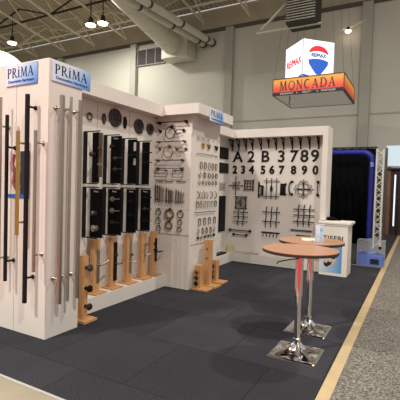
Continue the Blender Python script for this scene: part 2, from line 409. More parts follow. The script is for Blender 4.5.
t = empty('wall_spotlight', (-3.2, 19.72, 9.2), 0, 'small lit spotlight on a bracket beside the right wall column', 'spotlight')
MB().bar((-.35, -.1, -.1), (.75, -.1, .2), .05, .04).build('arm', STEEL, t)
MB().cyl((0, -.14, -.14), (0, -.14, -.0), .1, .06).build('housing', DARKSTEEL, t)
MB().lathe([(.13, -.10), (.12, -.17), (.03, -.2)], (0, -.14, -.06)).build('lens', mat('spot lens', (255, 226, 196), 0.4, emit=8), t)
t = empty('glowing_balloon', (-13.35, 9.0, 3.9), 0, 'big round white glowing balloon behind the left display wall', 'balloon')
MB().lathe([(1.1*math.sin(PI*i/24)+.001, -1.1*math.cos(PI*i/24)+1.2) for i in range(25)], n=40).build('balloon_skin', mat('lit balloon fabric', (255, 252, 232), 0.6, emit=1.1), t)
MB().cyl((0, 0, -3.9), (0, 0, .12), .05, n=12).build('mast', GALV, t)
MB().lathe([(.5, -3.9), (.5, -3.84), (.06, -3.82)]).build('mast_base', DARKSTEEL, t)

# ------------------------------------------------------------------ floor coverings
def flat(pts, z0, z1):
    n = len(pts); return MB().add([(x, y, z0) for x, y in pts]+[(x, y, z1) for x, y in pts], [tuple(range(n))[::-1], tuple(range(n, 2*n))]+[(i, (i+1) % n, (i+1) % n+n, i+n) for i in range(n)])
bc = flat([(-7.5, 2.06), (-.63, 2.06), (-.63, 9.15), (-1.54, 9.15), (-1.54, 7.775), (-1.655, 7.775), (-1.655, 7.895), (-3.495, 7.895), (-3.495, 6.205), (-3.045, 6.205), (-3.045, 5.235), (-3.47, 5.235), (-3.47, 3.185), (-3.245, 3.185), (-3.245, 2.735), (-7.5, 2.735)], 0.0, 0.012).build('carpet', tile_carpet())
tag(bc, 'charcoal carpet tiles covering the stand floor', 'carpet')
ac = MB().box(-0.53, 5.0, 2.06, 20, 0.0, 0.012).build('aisle_carpet', speckle('speckled grey carpet', (62, 58, 54), (112, 107, 100), (160, 154, 144), 55))
tag(ac, 'speckled grey carpet along the aisle on the right', 'carpet')
ts = MB().box(-0.628, -0.532, 2.06, 20, 0.0, 0.010).build('edging_tape', mat('tan tape', (190, 166, 128), 0.55, vary=0.08, scale=6))
tag(ts, 'tan tape strip between charcoal tiles and grey aisle carpet', 'tape')
ts = MB().box(-7.5, -0.63, 2.035, 2.058, 0.0, 0.012).build('edging_tape', mat('white tape', (176, 172, 164), 0.5, vary=0.05, scale=6))
tag(ts, 'narrow white edging along the near side of the charcoal tiles', 'tape')
rc = MB().box(-0.53, 5.0, -6, 2.05, 0.0, 0.012).box(-7, -0.53, -6, 1.3, 0, .012).build('aisle_carpet', mat('red reflection carpet', (168, 30, 34), 0.95, vary=.15, scale=40))  # unseen carpet, added to put a red reflection in the chrome columns
tag(rc, 'red reflection carpet added unseen behind the camera, mirrored in the chrome table columns', 'carpet')
nc = MB().box(-7.5, -0.63, 9.19, 19.5, 0.0, 0.011).build('carpet', mat('black carpet', (40, 39, 44), 0.95, vary=0.3, scale=50))
tag(nc, 'dark carpet of the neighbouring stand behind the white counter', 'carpet')
ts = MB().box(-2.5, -0.63, 9.152, 9.188, 0.0, 0.013).build('edging_tape', MATS['white tape'])
tag(ts, 'pale tape line behind the counter, under the clear storage bag', 'tape')

# ------------------------------------------------------------------ display walls of the stand
t = empty('display_wall', (0, 0, 0), 0, 'white left display wall with a deep front block, overhead header and low ledge', 'display wall')
MB().box(-5.6, -3.25, 2.74, 3.18, 0, 2.83).build('front_block', WHITE, t)
mb = MB()
for X in (-3.735, -4.28, -4.9): mb.box(X-.002, X+.002, 2.7385, 2.7405, 0.0, 2.83)
mb.build('panel_joint', mat('panel joint', (150, 140, 132), 0.8), t)
MB().box(-3.85, -3.70, 3.18, 5.24, 0.2, 2.66).build('back_panel', WHITE, t)
mb = MB()
for Y in (3.9, 4.55): mb.box(-3.7, -3.6985, Y-.003, Y+.003, 0.2, 2.66)
mb.build('panel_joint', MATS['panel joint'], t)
MB().box(-3.85, -3.49, 3.18, 5.10, 2.66, 2.83).build('header', WHITE, t)
MB().box(-3.85, -3.475, 3.18, 5.24, 0, 0.2).build('ledge', WHITE, t, 0.004)
t = empty('display_wall', (0, 0, 0), 0, 'white square display pier jutting out midway along the left wall', 'display wall')
MB().box(-4.0, -3.05, 5.24, 6.2, 0, 2.68).build('pier', WHITE, t)
MB().box(-4.0, -2.87, 5.10, 6.32, 2.68, 2.83).build('header', WHITE, t)
MB().box(-3.698, -3.052, 5.226, 5.24, 0.85, 2.42).build('front_board', WHITE, t)
MB().box(-3.05, -3.038, 5.30, 6.10, 0.70, 2.40).build('side_board', WHITE, t)
mb = MB()
for z in (0.9, 1.59, 2.0): pass
mb.box(-3.72, -3.04, 5.2245, 5.2265, 1.70, 1.704); mb.box(-3.72, -3.04, 5.2245, 5.2265, 1.235, 1.239)
for X in (-3.6, -3.38, -3.2, -3.1): mb.box(X-.0015, X+.0015, 5.2385, 5.2405, 0, .85)
mb.build('panel_joint', MATS['panel joint'], t)
t = empty('display_wall', (0, 0, 0), 0, 'white rear display wall with header, numbers and ironwork, joined to its left return', 'display wall')
MB().box(-4.0, -3.70, 6.2, 8.10, 0.2, 2.66).build('left_panel', WHITE, t)
MB().box(-4.0, -3.50, 6.2, 7.90, 0, 0.2).build('left_ledge', WHITE, t, 0.004)
MB().box(-4.0, -3.49, 6.32, 7.78, 2.66, 2.83).build('left_header', WHITE, t)
MB().box(-4.0, -1.65, 8.10, 8.22, 0.2, 2.66).build('rear_panel', WHITE, t)
MB().box(-4.0, -1.65, 7.90, 8.22, 0, 0.2).build('rear_ledge', WHITE, t, 0.004)
MB().box(-4.0, -1.65, 7.78, 8.22, 2.66, 2.83).build('rear_header', WHITE, t)
MB().box(-1.65, -1.55, 7.78, 8.22, 1.04, 2.83).build('end_panel', WHITE, t)

# blue and white name signs
SIGN = None
def name_sign(loc, rz, wd, ht, label):
    t = empty('name_sign', loc, rz, label, 'sign', 'blue and white name signs')
    g = print_gradient('sign print', [(0.0, (214, 222, 238)), (0.45, (160, 188, 230)), (1.0, (70, 128, 200))], 'X', 0, wd, tilt=-wd/ht*0.5)
    MB().box(0, wd, -.012, -.001, 0, ht).build('sign_board', g, t)
    INK = mat('sign ink', (28, 28, 46), 0.5)
    _, L = serif_text('PRiMA', 1, 0, 0, 0, 1)
    h = ht*0.47; sq = wd*0.86/(L*h)
    mb, _ = serif_text('PRiMA', h, wd*.06, ht*.37, -.0145, -.012, squeeze=sq)
    mb.build('lettering', INK, t)
    text('small_lettering', 'Decorative Hardware', ht*.19, .001, mat('sign blue ink', (36, 70, 140), 0.5), t, (wd*.5, -.013, ht*.19), bold=.0012, sx=wd*.88/(ht*.19*9.4))
    return t
name_sign((-3.895, 2.738, 2.60), FY, 0.485, 0.215, 'blue and white name sign on the front face of the left block')
name_sign((-3.248, 2.77, 2.615), FX, 0.52, 0.205, 'blue and white name sign on the right face of the left block')
name_sign((-2.868, 5.44, 2.625), FX, 0.46, 0.20, 'small blue and white name sign on the header of the square pier')

# ------------------------------------------------------------------ long door pulls on the front block
def long_pull(loc, rz, z0, z1, wd, m, label, off=0.10, s0=.12, s1=.12, sq=True, side=0.0):
    t = empty('long_bar_pull', (loc[0], loc[1], z0), rz, label, 'door pull', 'long bar pulls on the left block')
    L = z1-z0
    if sq: MB().box(-wd/2, wd/2, -off-wd*.45, -off+wd*.45, 0, L).build('bar', m, t, 0.003)
    else: MB().cyl((0, -off, 0), (0, -off, L), wd/2, n=16).build('bar', m, t)
    for z in (s0*L/1.0 if s0 < 0.5 else s0, L-s1):
        MB().tube([(0, -.0005, z), (0, -.012, z), (0, -.0125, z), (0, -off+wd*.3, z)], [.022, .022, .011, .011], 12).build('standoff', m, t)
    return t
long_pull((-3.845, 2.74), FY, .56, 2.47, .022, NICKEL, 'thin pale nickel bar pull at the far left edge of the block front', s1=.3)
long_pull((-3.742, 2.74), FY, .558, 2.10+.18, .030, BLACK, 'shorter black bar pull left of the brass one', s1=.33)
long_pull((-3.565, 2.74), FY, 1.055, 2.11, .030, GOLD, 'satin brass bar pull between the two black ones', s1=.12)
long_pull((-3.432, 2.74), FY, .378, 2.466, .036, BLACK, 'tallest black square bar pull on the block front')
long_pull((-3.307, 2.74), FY, .709, 2.107, .026, NICKEL, 'short pale nickel bar pull nearest the block corner on its front')
long_pull((-3.25, 2.824), FX, .372, 2.472, .040, NICKEL, 'widest nickel bar pull on the block side, nearest the corner')
long_pull((-3.25, 2.938), FX, .375, 2.476, .028, SILVER, 'middle round nickel bar pull on the block side', sq=False)
long_pull((-3.25, 3.068), FX, .376, 2.472, .034, NICKEL, 'nickel bar pull on the block side, furthest from the corner')
t = empty('poster_sheet', (-3.845, 2.739, 1.425), 0, 'small coloured sheet with a blue lower edge behind the long black pulls', 'poster')
MB().box(0, .34, -.004, 0, 0, .49).build('sheet', mat('paper', (214, 204, 196), 0.7), t)
MB().box(.19, .34, -.006, -.004, .04, .49).build('dark_picture', mat('poster dark', (38, 40, 52), 0.7), t)
MB().box(0, .34, -.006, -.004, 0, .04).build('blue_edge', mat('poster blue', (40, 96, 172), 0.6), t)
MB().tube([(.10, -.007, .46), (.06, -.007, .36), (.13, -.007, .26), (.09, -.007, .16), (.15, -.007, .07)], [.02, .026, .03, .024, .012], 8).build('painted_swirl', mat('poster pink', (172, 110, 112), 0.7), t)
MB().tube([(.15, -.006, .44), (.18, -.006, .32), (.16, -.006, .2), (.19, -.006, .1)], [.01, .02, .024, .01], 8).build('painted_flame', mat('poster yellow', (206, 184, 96), 0.7), t)

# ------------------------------------------------------------------ hardware sample racks along the left wall
def lever(parent, x, y, z, m, L=.11, rose=.026, knob=False):
    t = MB().lathe([(rose, 0), (rose, .008), (rose*.45, .012), (rose*.45, .04)], (x, y, z), '-y', 16)
    if knob: t.lathe([(rose*.5, .035), (rose*1.15, .05), (rose*1.2, .065), (rose*.7, .08)], (x, y, z), '-y', 16)
    else: t.tube([(x, y-.04, z), (x+.02, y-.048, z), (x+L, y-.045, z+.004)], [.009, .009, .007], 8)
    return t.build('lever' if not knob else 'knob', m, parent)
def rack(i, row):
    Y = (3.67, 4.03, 4.39, 4.73)[i]; z0, z1 = ((1.60, 2.25), (0.925, 1.56))[row]
    lbl = ('upper', 'lower')[row]+' black hardware sample rack, '+('nearest the front block', 'second from the front block', 'third from the front block', 'nearest the square pier')[i]
    t = empty('sample_rack', (-3.70, Y, z0), 0, lbl, 'display rack', 'black hardware sample racks')
    H = z1-z0
    mb = MB().box(.004, .05, -.012, .012, 0, H)
    mb.box(.0, .27, -.006, .006, H-.012, H).box(.0, .25, -.006, .006, -.004, .008)
    mb.build('frame', BLACK, t)
    xs = (((.155, .26), (.13, .30), (.12, .27), (.11, .235)), ((.135, .33), (.10, .32), (.115, .28), (.105, .27)))[row][i]
    MB().box(xs[0], xs[1], -.010, .010, .012, H-.022).build('sample_board', BOARD, t)
    cx = (xs[0]+xs[1])/2
    hs = []
    if row == 0:
        if i == 0:
            MB().box(xs[1], xs[1]+.05, -.012, .006, .08, H-.03).build('escutcheon_plate', mat('aged brass plate', (116, 102, 82), .45, .6, vary=.25, scale=30), t)
            lever(t, xs[1]+.03, -.012, H*.66, BRASS, .06); lever(t, xs[1]+.03, -.012, H*.36, NICKEL, .05)
            hs = [(xs[0]+.04, H*.55, BRONZE, 1)]
        elif i == 1: hs = [(cx, H*.52, GUN, 0), (cx, H*.30, GUN, 0), (cx-.02, H*.75, BLACK, 1)]
        elif i == 2:
            MB().box(xs[1]-.045, xs[1]-.005, -.013, -.010, H*.72, H*.9).build('price_card', mat('card', (205, 198, 190), 0.6), t)
            MB().box(xs[1]-.045, xs[1]-.005, -.013, -.010, H*.42, H*.56).build('price_card', MATS['card'], t)
            hs = [(cx-.02, H*.62, BLACK, 0)]
        else: hs = [(cx, H*.72, BLACK, 0), (cx, H*.5, BLACK, 0)]
    else:
        if i == 0: hs = [(cx+.02, H*.21, SILVER, 1), (cx+.0, H*.5, GUN, 1)]
        elif i == 1: hs = [(cx-.03, H*.76, SILVER, 0), (cx-.03, H*.52, SILVER, 0), (cx-.02, H*.28, BRONZE, 0)]
        elif i == 2: hs = [(cx, H*.70, BLACK, 0), (cx, H*.4, BLACK, 0)]
        else: hs = [(cx, H*.78, BLACK, 0), (cx, H*.52, GUN, 0), (cx, H*.25, BLACK, 0)]
    for x, z, m, k in hs: lever(t, x, -.010, z, m, .15 if not k else 0, .034 if m is SILVER else .026, bool(k))
    if row == 1 or i == 1:
        text('card_lettering', 'Prima', .03, .0005, mat('white print', (200, 198, 196), 0.6), t, (cx, -.0115, H-.055), bold=.0006)
    if row == 0:
        MB().box(.01, .25, -.004, .004, -.034, -.008).build('shelf_strip', WHITE2, t)
for r_ in (0, 1):
    for i in range(4): rack(i, r_)

# medallions and pieces above the racks
def wall_thing(name, loc, rz, label, cat, group=None): return empty(name, loc, rz, label, cat, group)
def medallion(Y, Z, rx, rz_, label, m):
    t = wall_thing('wall_medallion', (-3.70, Y, Z), FX, label, 'medallion', 'round medallions on the left wall')
    MB().lathe([(rx, .0), (rx, .012), (rx*.86, .022), (rx*.8, .012), (rx*.3, .016), (rx*.2, .03)], (0, -.0005, 0), '-y', 32).build('disc', m, t)
    mb = MB().ring(0, -.02, 0, rx*.93, rx*.93, .007)
    mb.ring(0, -.018, 0, rx*.55, rx*.55, .006)
    for k in range(8):
        a = k*PI/4; mb.ring(rx*.68*math.cos(a), -.018, rx*.68*math.sin(a), rx*.14, rx*.14, .005, 12)
    mb.build('relief', GUN, t)
medallion(4.232, 2.512, .125, .12, 'largest round dark medallion high on the left wall', BRONZE)
medallion(4.759, 2.470, .110, .12, 'round dark medallion high on the left wall, right of the black oval plate', BRONZE)
medallion(5.04, 2.470, .085, .09, 'smallest brown medallion, nearest the square pier', BRONZE)
t = wall_thing('door_knocker', (-3.70, 3.745, 2.448), FX, 'small ring knocker high on the left wall next to the long pulls', 'door knocker')
MB().lathe([(.02, 0), (.02, .015), (.008, .02)], (0, -.0005, .035), '-y', 16).build('rose', GUN, t)
MB().ring(0, -.018, 0, .042, .042, .008).build('ring', GUN, t)
t = wall_thing('oval_handle', (-3.70, 4.01, 2.465), FX, 'narrow bronze oval handle plate left of the largest medallion', 'handle')
MB().ring(0, -.014, 0, .028, .06, .009).build('loop', BRONZE, t); MB().rplate(-.014, .014, -.055, .055, -.008, -.0005, .012).build('back_plate', GUN, t)
t = wall_thing('oval_handle', (-3.70, 4.442, 2.478), FX, 'black oval handle plate between two round medallions', 'handle')
MB().rplate(-.03, .03, -.085, .085, -.012, -.0005, .028).build('back_plate', BLACK, t); MB().tube([(0, -.012, -.05), (0, -.035, -.03), (0, -.035, .03), (0, -.012, .05)], .008, 8).build('grip', BLACK, t)

# ------------------------------------------------------------------ oak sample stands
def oak_stand(name, loc, H, wd, label, bd, bx, dz=0.018, group='oak sample stands'):
    t = empty(name, loc, FX, label, 'sample stand', group)
    MB().box(-bd/2, bd/2, -bx[1], -bx[0], 0, dz).build('base_board', WOOD, t, 0.002)
    MB().box(-wd/2, wd/2, -.03, .03, dz, H).build('post', WOOD, t, 0.002)
    return t
ys = (3.80, 4.13, 4.46, 4.80, 5.08)
names = ('nearest the long pulls', 'second from the long pulls', 'middle of the five', 'fourth of five', 'nearest the square pier')
desc = ('silver plate and long lever', 'tall black plate', 'brushed silver plate', 'slim silver plate, small knobs', 'black plate with lever')
for i, Y in enumerate(ys):
    t = oak_stand('sample_stand', (-3.595, Y, .2), .69, .115, 'oak stand with %s on the ledge, %s' % (desc[i], names[i]), .21 if i < 4 else .2, (-.09, .115))
    y = -.03
    if i == 0:
        MB().rplate(.0, .05, .13, .56, y-.006, y, .008).build('backplate', SILVER, t)
        MB().tube([(.025, y, .36), (.025, y-.05, .365), (.05, y-.06, .37), (.17, y-.055, .41)], [.014, .011, .011, .009], 10).build('lever', NICKEL, t)
    elif i == 1:
        MB().rplate(-.012, .05, .10, .62, y-.012, y, .01).build('backplate', BLACK, t)
        MB().tube([(.02, y-.01, .33), (.02, y-.06, .33), (.10, y-.062, .33)], [.012, .01, .008], 10).build('lever', GUN, t)
        MB().cyl((.02, y-.01, .45), (.02, y-.04, .45), .018).build('cylinder_lock', GUN, t)
    elif i == 2:
        MB().rplate(-.005, .045, .14, .60, y-.006, y, .008).build('backplate', SILVER, t)
        MB().tube([(.02, y, .30), (.02, y-.05, .30), (.12, y-.055, .31)], [.012, .01, .008], 10).build('lever', NICKEL, t)
        MB().cyl((.02, y-.004, .41), (.02, y-.04, .41), .016).build('thumb_turn', GUN, t)
    elif i == 3:
        MB().rplate(.0, .035, .30, .55, y-.006, y, .008).build('backplate', NICKEL, t)
        MB().lathe([(.012, 0), (.012, .03), (.026, .04), (.024, .06)], (.015, y, .52), '-y', 16).build('knob', NICKEL, t)
        MB().tube([(.015, y, .36), (.015, y-.05, .36), (.11, y-.055, .37)], [.012, .01, .008], 10).build('lever', NICKEL, t)
    else:
        MB().rplate(-.01, .04, .22, .58, y-.012, y, .01).build('backplate', BLACK, t)
        MB().tube([(.015, y-.01, .37), (.015, y-.06, .37), (.12, y-.062, .37)], [.012, .01, .009], 10).build('lever', BLACK, t)
        MB().cyl((-.02, y-.002, .40), (-.02, y-.05, .40), .02).build('round_knob', BLACK, t)
        MB().cyl((-.02, y-.002, .50), (-.02, y-.04, .50), .02).build('thumb_turn', BLACK, t)
t = oak_stand('sample_stand', (-3.365, 3.37, .012), .76, .09, 'floor standing oak sample stand with three dark round knobs beside the block', .20, (-.07, .135), .03)
for z, m in ((.62, GUN), (.38, BLACK), (.17, BRONZE)):
    MB().lathe([(.02, 0), (.02, .008), (.011, .012), (.011, .045), (.036, .052), (.042, .064), (.036, .08), (.012, .086)], (.01, -.03, z), '-y', 20).build('knob', m, t)
for (X, Y, H, wd, lb) in ((-2.94, 5.40, .375, .13, 'short oak block stand left of the tall one, in front of the pier'), (-2.92, 5.66, .74, .13, 'tallest oak block stand on the floor in front of the pier'), (-2.95, 5.97, .37, .13, 'short oak block stand right of the tall one, in front of the pier')):
    t = empty('block_stand', (X, Y, .012), 0, lb, 'sample stand', 'oak block stands on the floor')
    MB().box(-.075, .19, -.11, .11, 0, .025).build('base_board', WOOD, t, .002)
    mb = MB().box(-.06, .045, -.05, .05, .025, H)
    mb.build('post', WOOD, t, .002)
    if H < .5:
        for k, z in enumerate((.10, .19, .28)):
            m = (BLACK, BRONZE, mat('copper', (150, 98, 66), .35, .8))[k] if Y < 5.6 else (BRONZE, BRASS, BRONZE)[k]
            MB().lathe([(.012, 0), (.012, .02), (.032, .026), (.034, .04), (.012, .05)], (-.01, -.05, z), '-y', 18).build('knob', m, t)
    else:
        for z in (.45, .60):
            MB().lathe([(.014, 0), (.014, .006), (.004, .01)], (-.01, -.05, z), '-y', 14).build('screw_cap', BRONZE, t)

# ------------------------------------------------------------------ bath hardware and pulls on the front of the pier
YF = 5.2255
def towel_bar(X0, X1, Z, m, label, r=.008, ros=.022):
    t = wall_thing('towel_bar', ((X0+X1)/2, YF, Z), FY, label, 'towel bar', 'bars on the pier front'); h = (X1-X0)/2
    MB().cyl((-h, -.06, 0), (h, -.06, 0), r, n=12).build('rod', m, t)
    for s in (-1, 1): MB().lathe([(ros, 0), (ros, .012), (.010, .018), (.010, .05), (.016, .055), (.016, .07)], (s*(h-.02), -.0005, 0), '-y', 14).build('bracket', m, t)
towel_bar(-3.655, -3.125, 2.585, BLACK, 'black towel bar at the top of the pier front', ros=.026)
towel_bar(-3.655, -3.14, 2.286, BRASS, 'brass towel bar below the black towel ring')
towel_bar(-3.66, -3.165, 1.998, GUN, 'thin gunmetal rod below the brass ring')
towel_bar(-3.66, -3.17, 1.872, GUN, 'slim dark rod above the two rectangular rings', r=.006)
def hook(X, Z, m, label):
    t = wall_thing('robe_hook', (X, YF, Z), FY, label, 'robe hook', 'robe hooks on the pier front')
    MB().lathe([(.024, 0), (.024, .010), (.01, .014)], (0, -.0005, 0), '-y', 16).build('rose', m, t)
    MB().tube([(0, -.01, 0), (0, -.04, -.01), (0, -.055, .012), (0, -.05, .03)], .009, 10).build('prong', m, t)
hook(-3.619, 2.456, BLACK, 'black robe hook left of the black towel ring')
hook(-3.618, 2.181, BRASS, 'brass robe hook left of the brass towel ring')
hook(-3.30, 2.17, BRASS, 'brass robe hook right of the brass towel ring')
def towel_ring(X, Z, m, label, R_=.078):
    t = wall_thing('towel_ring', (X, YF, Z), FY, label, 'towel ring', 'towel rings on the pier front')
    MB().lathe([(.028, 0), (.028, .012), (.012, .02), (.012, .05)], (0, -.0005, 0), '-y', 16).build('rose', m, t)
    MB().ring(0, -.045, -R_-.005, R_, R_, .007, 36).build('ring', m, t)
towel_ring(-3.411, 2.515, BLACK, 'black towel ring on the pier front', .088)
towel_ring(-3.44, 2.215, BRASS, 'brass towel ring on the pier front', .085)
def paper_holder(X, Z, m, label):
    t = wall_thing('paper_holder', (X, YF, Z), FY, label, 'paper holder', 'paper holders on the pier front')
    MB().lathe([(.026, 0), (.026, .012), (.01, .02), (.01, .05)], (0, -.0005, 0), '-y', 16).build('rose', m, t)
    MB().tube([(0, -.045, 0), (-.03, -.05, .008), (-.10, -.05, .005), (-.125, -.05, -.02), (-.11, -.05, -.045), (-.02, -.05, -.042)], .0065, 8).build('hoop', m, t)
paper_holder(-3.19, 2.455, BLACK, 'black paper holder right of the black towel ring')
paper_holder(-3.14, 2.175, BRASS, 'brass paper holder at the right end of the pier front')
for X0, X1, lb in ((-3.68, -3.45, 'rectangular gunmetal towel ring, the left one of two'), (-3.35, -3.16, 'rectangular gunmetal towel ring, the right one of two')):
    t = wall_thing('square_towel_ring', (X0, YF, 1.74), FY, lb, 'towel ring', 'rectangular towel rings'); W_ = X1-X0
    MB().tube([(0, -.04, .105), (0, -.04, 0), (W_, -.04, 0), (W_, -.04, .105)], .006, 8).build('frame', GUN, t)
    MB().bar((-.005, -.04, .105), (W_+.005, -.04, .105), .012).build('top_rod', GUN, t)
    for x in (.04, W_-.04): MB().cyl((x, -.0005, .105), (x, -.04, .105), .011, n=10).build('bracket', GUN, t)
for X0, X1, m, lb in ((-3.68, -3.54, BRONZE, 'horizontal bronze cup pull set, left of three'), (-3.503, -3.354, BLACK, 'horizontal black cup pull set, middle of three'), (-3.29, -3.12, BRONZE, 'horizontal bronze pull set, right of three')):
    t = wall_thing('cabinet_pull', ((X0+X1)/2, YF, 1.672), FY, lb, 'cabinet pull', 'horizontal pulls below the rectangular rings'); h = (X1-X0)/2
    for k in (-1, 0, 1): MB().tube([(k*h*.66-h*.28, -.0005, 0), (k*h*.66-h*.26, -.02, 0), (k*h*.66+h*.26, -.02, 0), (k*h*.66+h*.28, -.0005, 0)], .006, 8).build('handle', m, t)
vp = [((-3.664, 1.625), 1.338), ((-3.625, 1.618), 1.339), ((-3.586, 1.611), 1.333), ((-3.552, 1.596), 1.335), ((-3.515, 1.581), 1.328),
      ((-3.458, 1.575), 1.326), ((-3.411, 1.56), 1.328), ((-3.375, 1.549), 1.33), ((-3.34, 1.539), 1.329), ((-3.279, 1.549), 1.324), ((-3.235, 1.534), 1.326), ((-3.191, 1.52), 1.328), ((-3.148, 1.514), 1.33)]
vm_ = [BLACK, BRONZE, GUN, NICKEL, NICKEL, BLACK, BRONZE, GUN, NICKEL, BLACK, BRONZE, GUN, NICKEL]
fin = {id(BLACK): 'black', id(BRONZE): 'bronze', id(GUN): 'grey', id(NICKEL): 'nickel', id(BRASS): 'brass', id(GOLD): 'satin brass', id(SILVER): 'silver', id(IRON): 'black iron'}
for i, ((X, z1), z0) in enumerate(vp):
    t = wall_thing('appliance_pull', (X, YF, z0), FY, '%s vertical bar pull on the pier front, %s from the left' % (fin[id(vm_[i])], ords[i]), 'cabinet pull', 'vertical bar pulls on the pier front')
    L = z1-z0
    MB().cyl((0, -.035, 0), (0, -.035, L), .0075, n=10).build('bar', vm_[i], t)
    for z in (.04, L-.04): MB().cyl((0, -.0005, z), (0, -.034, z), .006, n=8).build('standoff', vm_[i], t)
kn = [(-3.605, 1.184, .048, 'upper left'), (-3.400, 1.161, .076, 'largest, upper middle'), (-3.200, 1.170, .052, 'upper right'), (-3.610, 1.044, .045, 'left column, second down'), (-3.408, .985, .062, 'lower middle'), (-3.205, 1.045, .038, 'right column, second down'), (-3.597, .925, .040, 'lowest of the left column'), (-3.210, .935, .038, 'lowest of the right column')]
for X, Z, r, lb in kn:
    t = wall_thing('ring_pull', (X, YF, Z), FY, 'ring pull on the pier front, %s' % lb, 'ring pull', 'ring pulls on the pier front')
    MB().lathe([(r*.34, 0), (r*.34, .01), (r*.18, .02), (r*.18, .03)], (0, -.0005, r), '-y', 14).build('rose', BRONZE, t)
    MB().ring(0, -.026, 0, r, r, r*.13+.002, 28).build('ring', BRASS if r > .05 else GUN, t)
    if r > .055: MB().ring(0, -.012, 0, r*.72, r*.72, .004, 24).build('inner_ring', GUN, t)

# ------------------------------------------------------------------ small pulls in rows on the right face of the pier
XS = -3.0375
def small(kind, m, L):
    """one little piece of cabinet hardware around its own origin, leaving a wall towards -y"""
    mb = MB()
    if kind == 'cup': mb.ring(0, -.02, .02, .036, .055, .012, 14, PI, 2*PI, 8).lathe([(.013, 0), (.013, .02)], (-.036, -.0005, .02), '-y', 8).lathe([(.013, 0), (.013, .02)], (.036, -.0005, .02), '-y', 8)
    elif kind == 'oval': mb.ring(0, -.018, 0, .034, .055, .0065, 20).cyl((0, -.0005, .05), (0, -.022, .05), .01, n=8)
    elif kind == 'ring': mb.ring(0, -.018, 0, .034, .038, .0065, 20).cyl((0, -.0005, .036), (0, -.022, .036), .011, n=8)
    elif kind == 'small': mb.ring(0, -.016, 0, .026, .026, .006, 16).cyl((0, -.0005, .024), (0, -.02, .024), .009, n=8)
    elif kind == 'pull': mb.tube([(0, -.0005, -.055), (0, -.03, -.045), (0, -.036, 0), (0, -.03, .045), (0, -.0005, .055)], .008, 8)
    elif kind == 'rect': mb.tube([(-.035, -.018, -.052), (.035, -.018, -.052), (.035, -.018, .052), (-.035, -.018, .052)], .006, 8, closed=True).cyl((0, -.0005, .05), (0, -.022, .05), .01, n=8)
    elif kind == 'bin': mb.tube([(-.03, -.018, -.045), (.03, -.018, -.045), (.03, -.018, .045), (-.03, -.018, .045)], .006, 8, closed=True).cyl((0, -.0005, .043), (0, -.022, .043), .01, n=8)
    elif kind == 'drop': mb.ring(0, -.016, -.01, .03, .042, .006, 18).cyl((0, -.0005, .035), (0, -.02, .035), .012, n=8)
    elif kind == 'knob': mb.lathe([(.012, 0), (.012, .012), (.026, .018), (.026, .028), (.01, .034)], (0, -.0005, 0), '-y', 14)
    elif kind == 'hook': mb.tube([(0, -.0005, .02), (0, -.02, .015), (0, -.024, -.01), (0, -.035, -.012)], .006, 8)
    elif kind == 'mini': mb.tube([(-.035, -.0005, 0), (-.032, -.02, 0), (.032, -.02, 0), (.035, -.0005, 0)], .006, 8)
    elif kind == 'long': mb.tube([(-L/2, -.0005, 0), (-L/2+.004, -.025, 0), (L/2-.004, -.025, 0), (L/2, -.0005, 0)], .006, 8)
    return mb
rows = [
 ('hook', 'tiny wall hook', 'top row', [5.389, 5.55, 5.719, 5.897, 6.06], 2.36, [NICKEL]*5),
 ('cup', 'curved cup handle', 'second row', [5.559, 5.746, 6.017], 2.262, [GOLD, BRASS, BLACK]),
 ('mini', 'small bar pull', 'third row', [5.405, 5.518, 5.635, 5.755, 5.88, 6.027], 2.122, [NICKEL, NICKEL, BRASS, GUN, BRONZE, BLACK]),
 ('oval', 'oval ring pull', 'fourth row', [5.504, 5.637, 5.774, 5.899, 6.025], 1.937, [BRASS, BRASS, NICKEL, BRASS, BRASS]),
 ('ring', 'round ring pull', 'fifth row', [5.474, 5.636, 5.785, 5.91, 6.044], 1.785, [NICKEL, BLACK, BRASS, BRASS, BRONZE]),
 ('small', 'little round ring pull', 'sixth row', [5.465, 5.58, 5.691, 5.803, 5.925, 6.043], 1.667, [NICKEL, BRASS, NICKEL, BRASS, GUN, BLACK]),
 ('pull', 'arched pull', 'seventh row', [5.431, 5.529, 5.619, 5.721, 5.88, 6.035], 1.473, [BRASS, NICKEL, BRASS, NICKEL, GUN, BRASS]),
 ('bin', 'squared pull', 'eighth row', [5.413, 5.529, 5.652, 5.776, 5.911, 6.045], 1.322, [BRASS, BRASS, NICKEL, NICKEL, NICKEL, BLACK]),
 ('long', 'flat horizontal pull', 'ninth row', [5.46, 5.70, 5.94], 1.198, [BRONZE]*3),
 ('rect', 'rectangular drop pull', 'tenth row', [5.503, 5.67, 5.837, 6.027], 1.043, [BRONZE]*4),
 ('drop', 'drop pull', 'eleventh row', [5.479, 5.625, 5.755, 5.898, 6.027], .892, [NICKEL, BRONZE, BLACK, BRONZE, NICKEL]),
 ('knob', 'round cabinet knob', 'bottom row', [5.462, 5.57, 5.692, 5.807, 5.911, 6.015], .795, [BRONZE, NICKEL, BRONZE, BRONZE, NICKEL, BLACK]),
]
for kind, nm, row, Ys, Z, ms in rows:
    for i, (Y, m) in enumerate(zip(Ys, ms)):
        o = small(kind, m, .2).build('wall_hook' if kind == 'hook' else 'knob_sample' if kind == 'knob' else 'cabinet_pull', m)
        o.location = (XS, Y, Z); o.rotation_euler = (0, 0, FX)
        tag(o, '%s %s on the pier side, %s in the %s' % (fin[id(m)], nm, ords[i], row), 'wall hook' if kind == 'hook' else 'cabinet knob' if kind == 'knob' else 'cabinet pull', '%ss on the pier side' % nm)

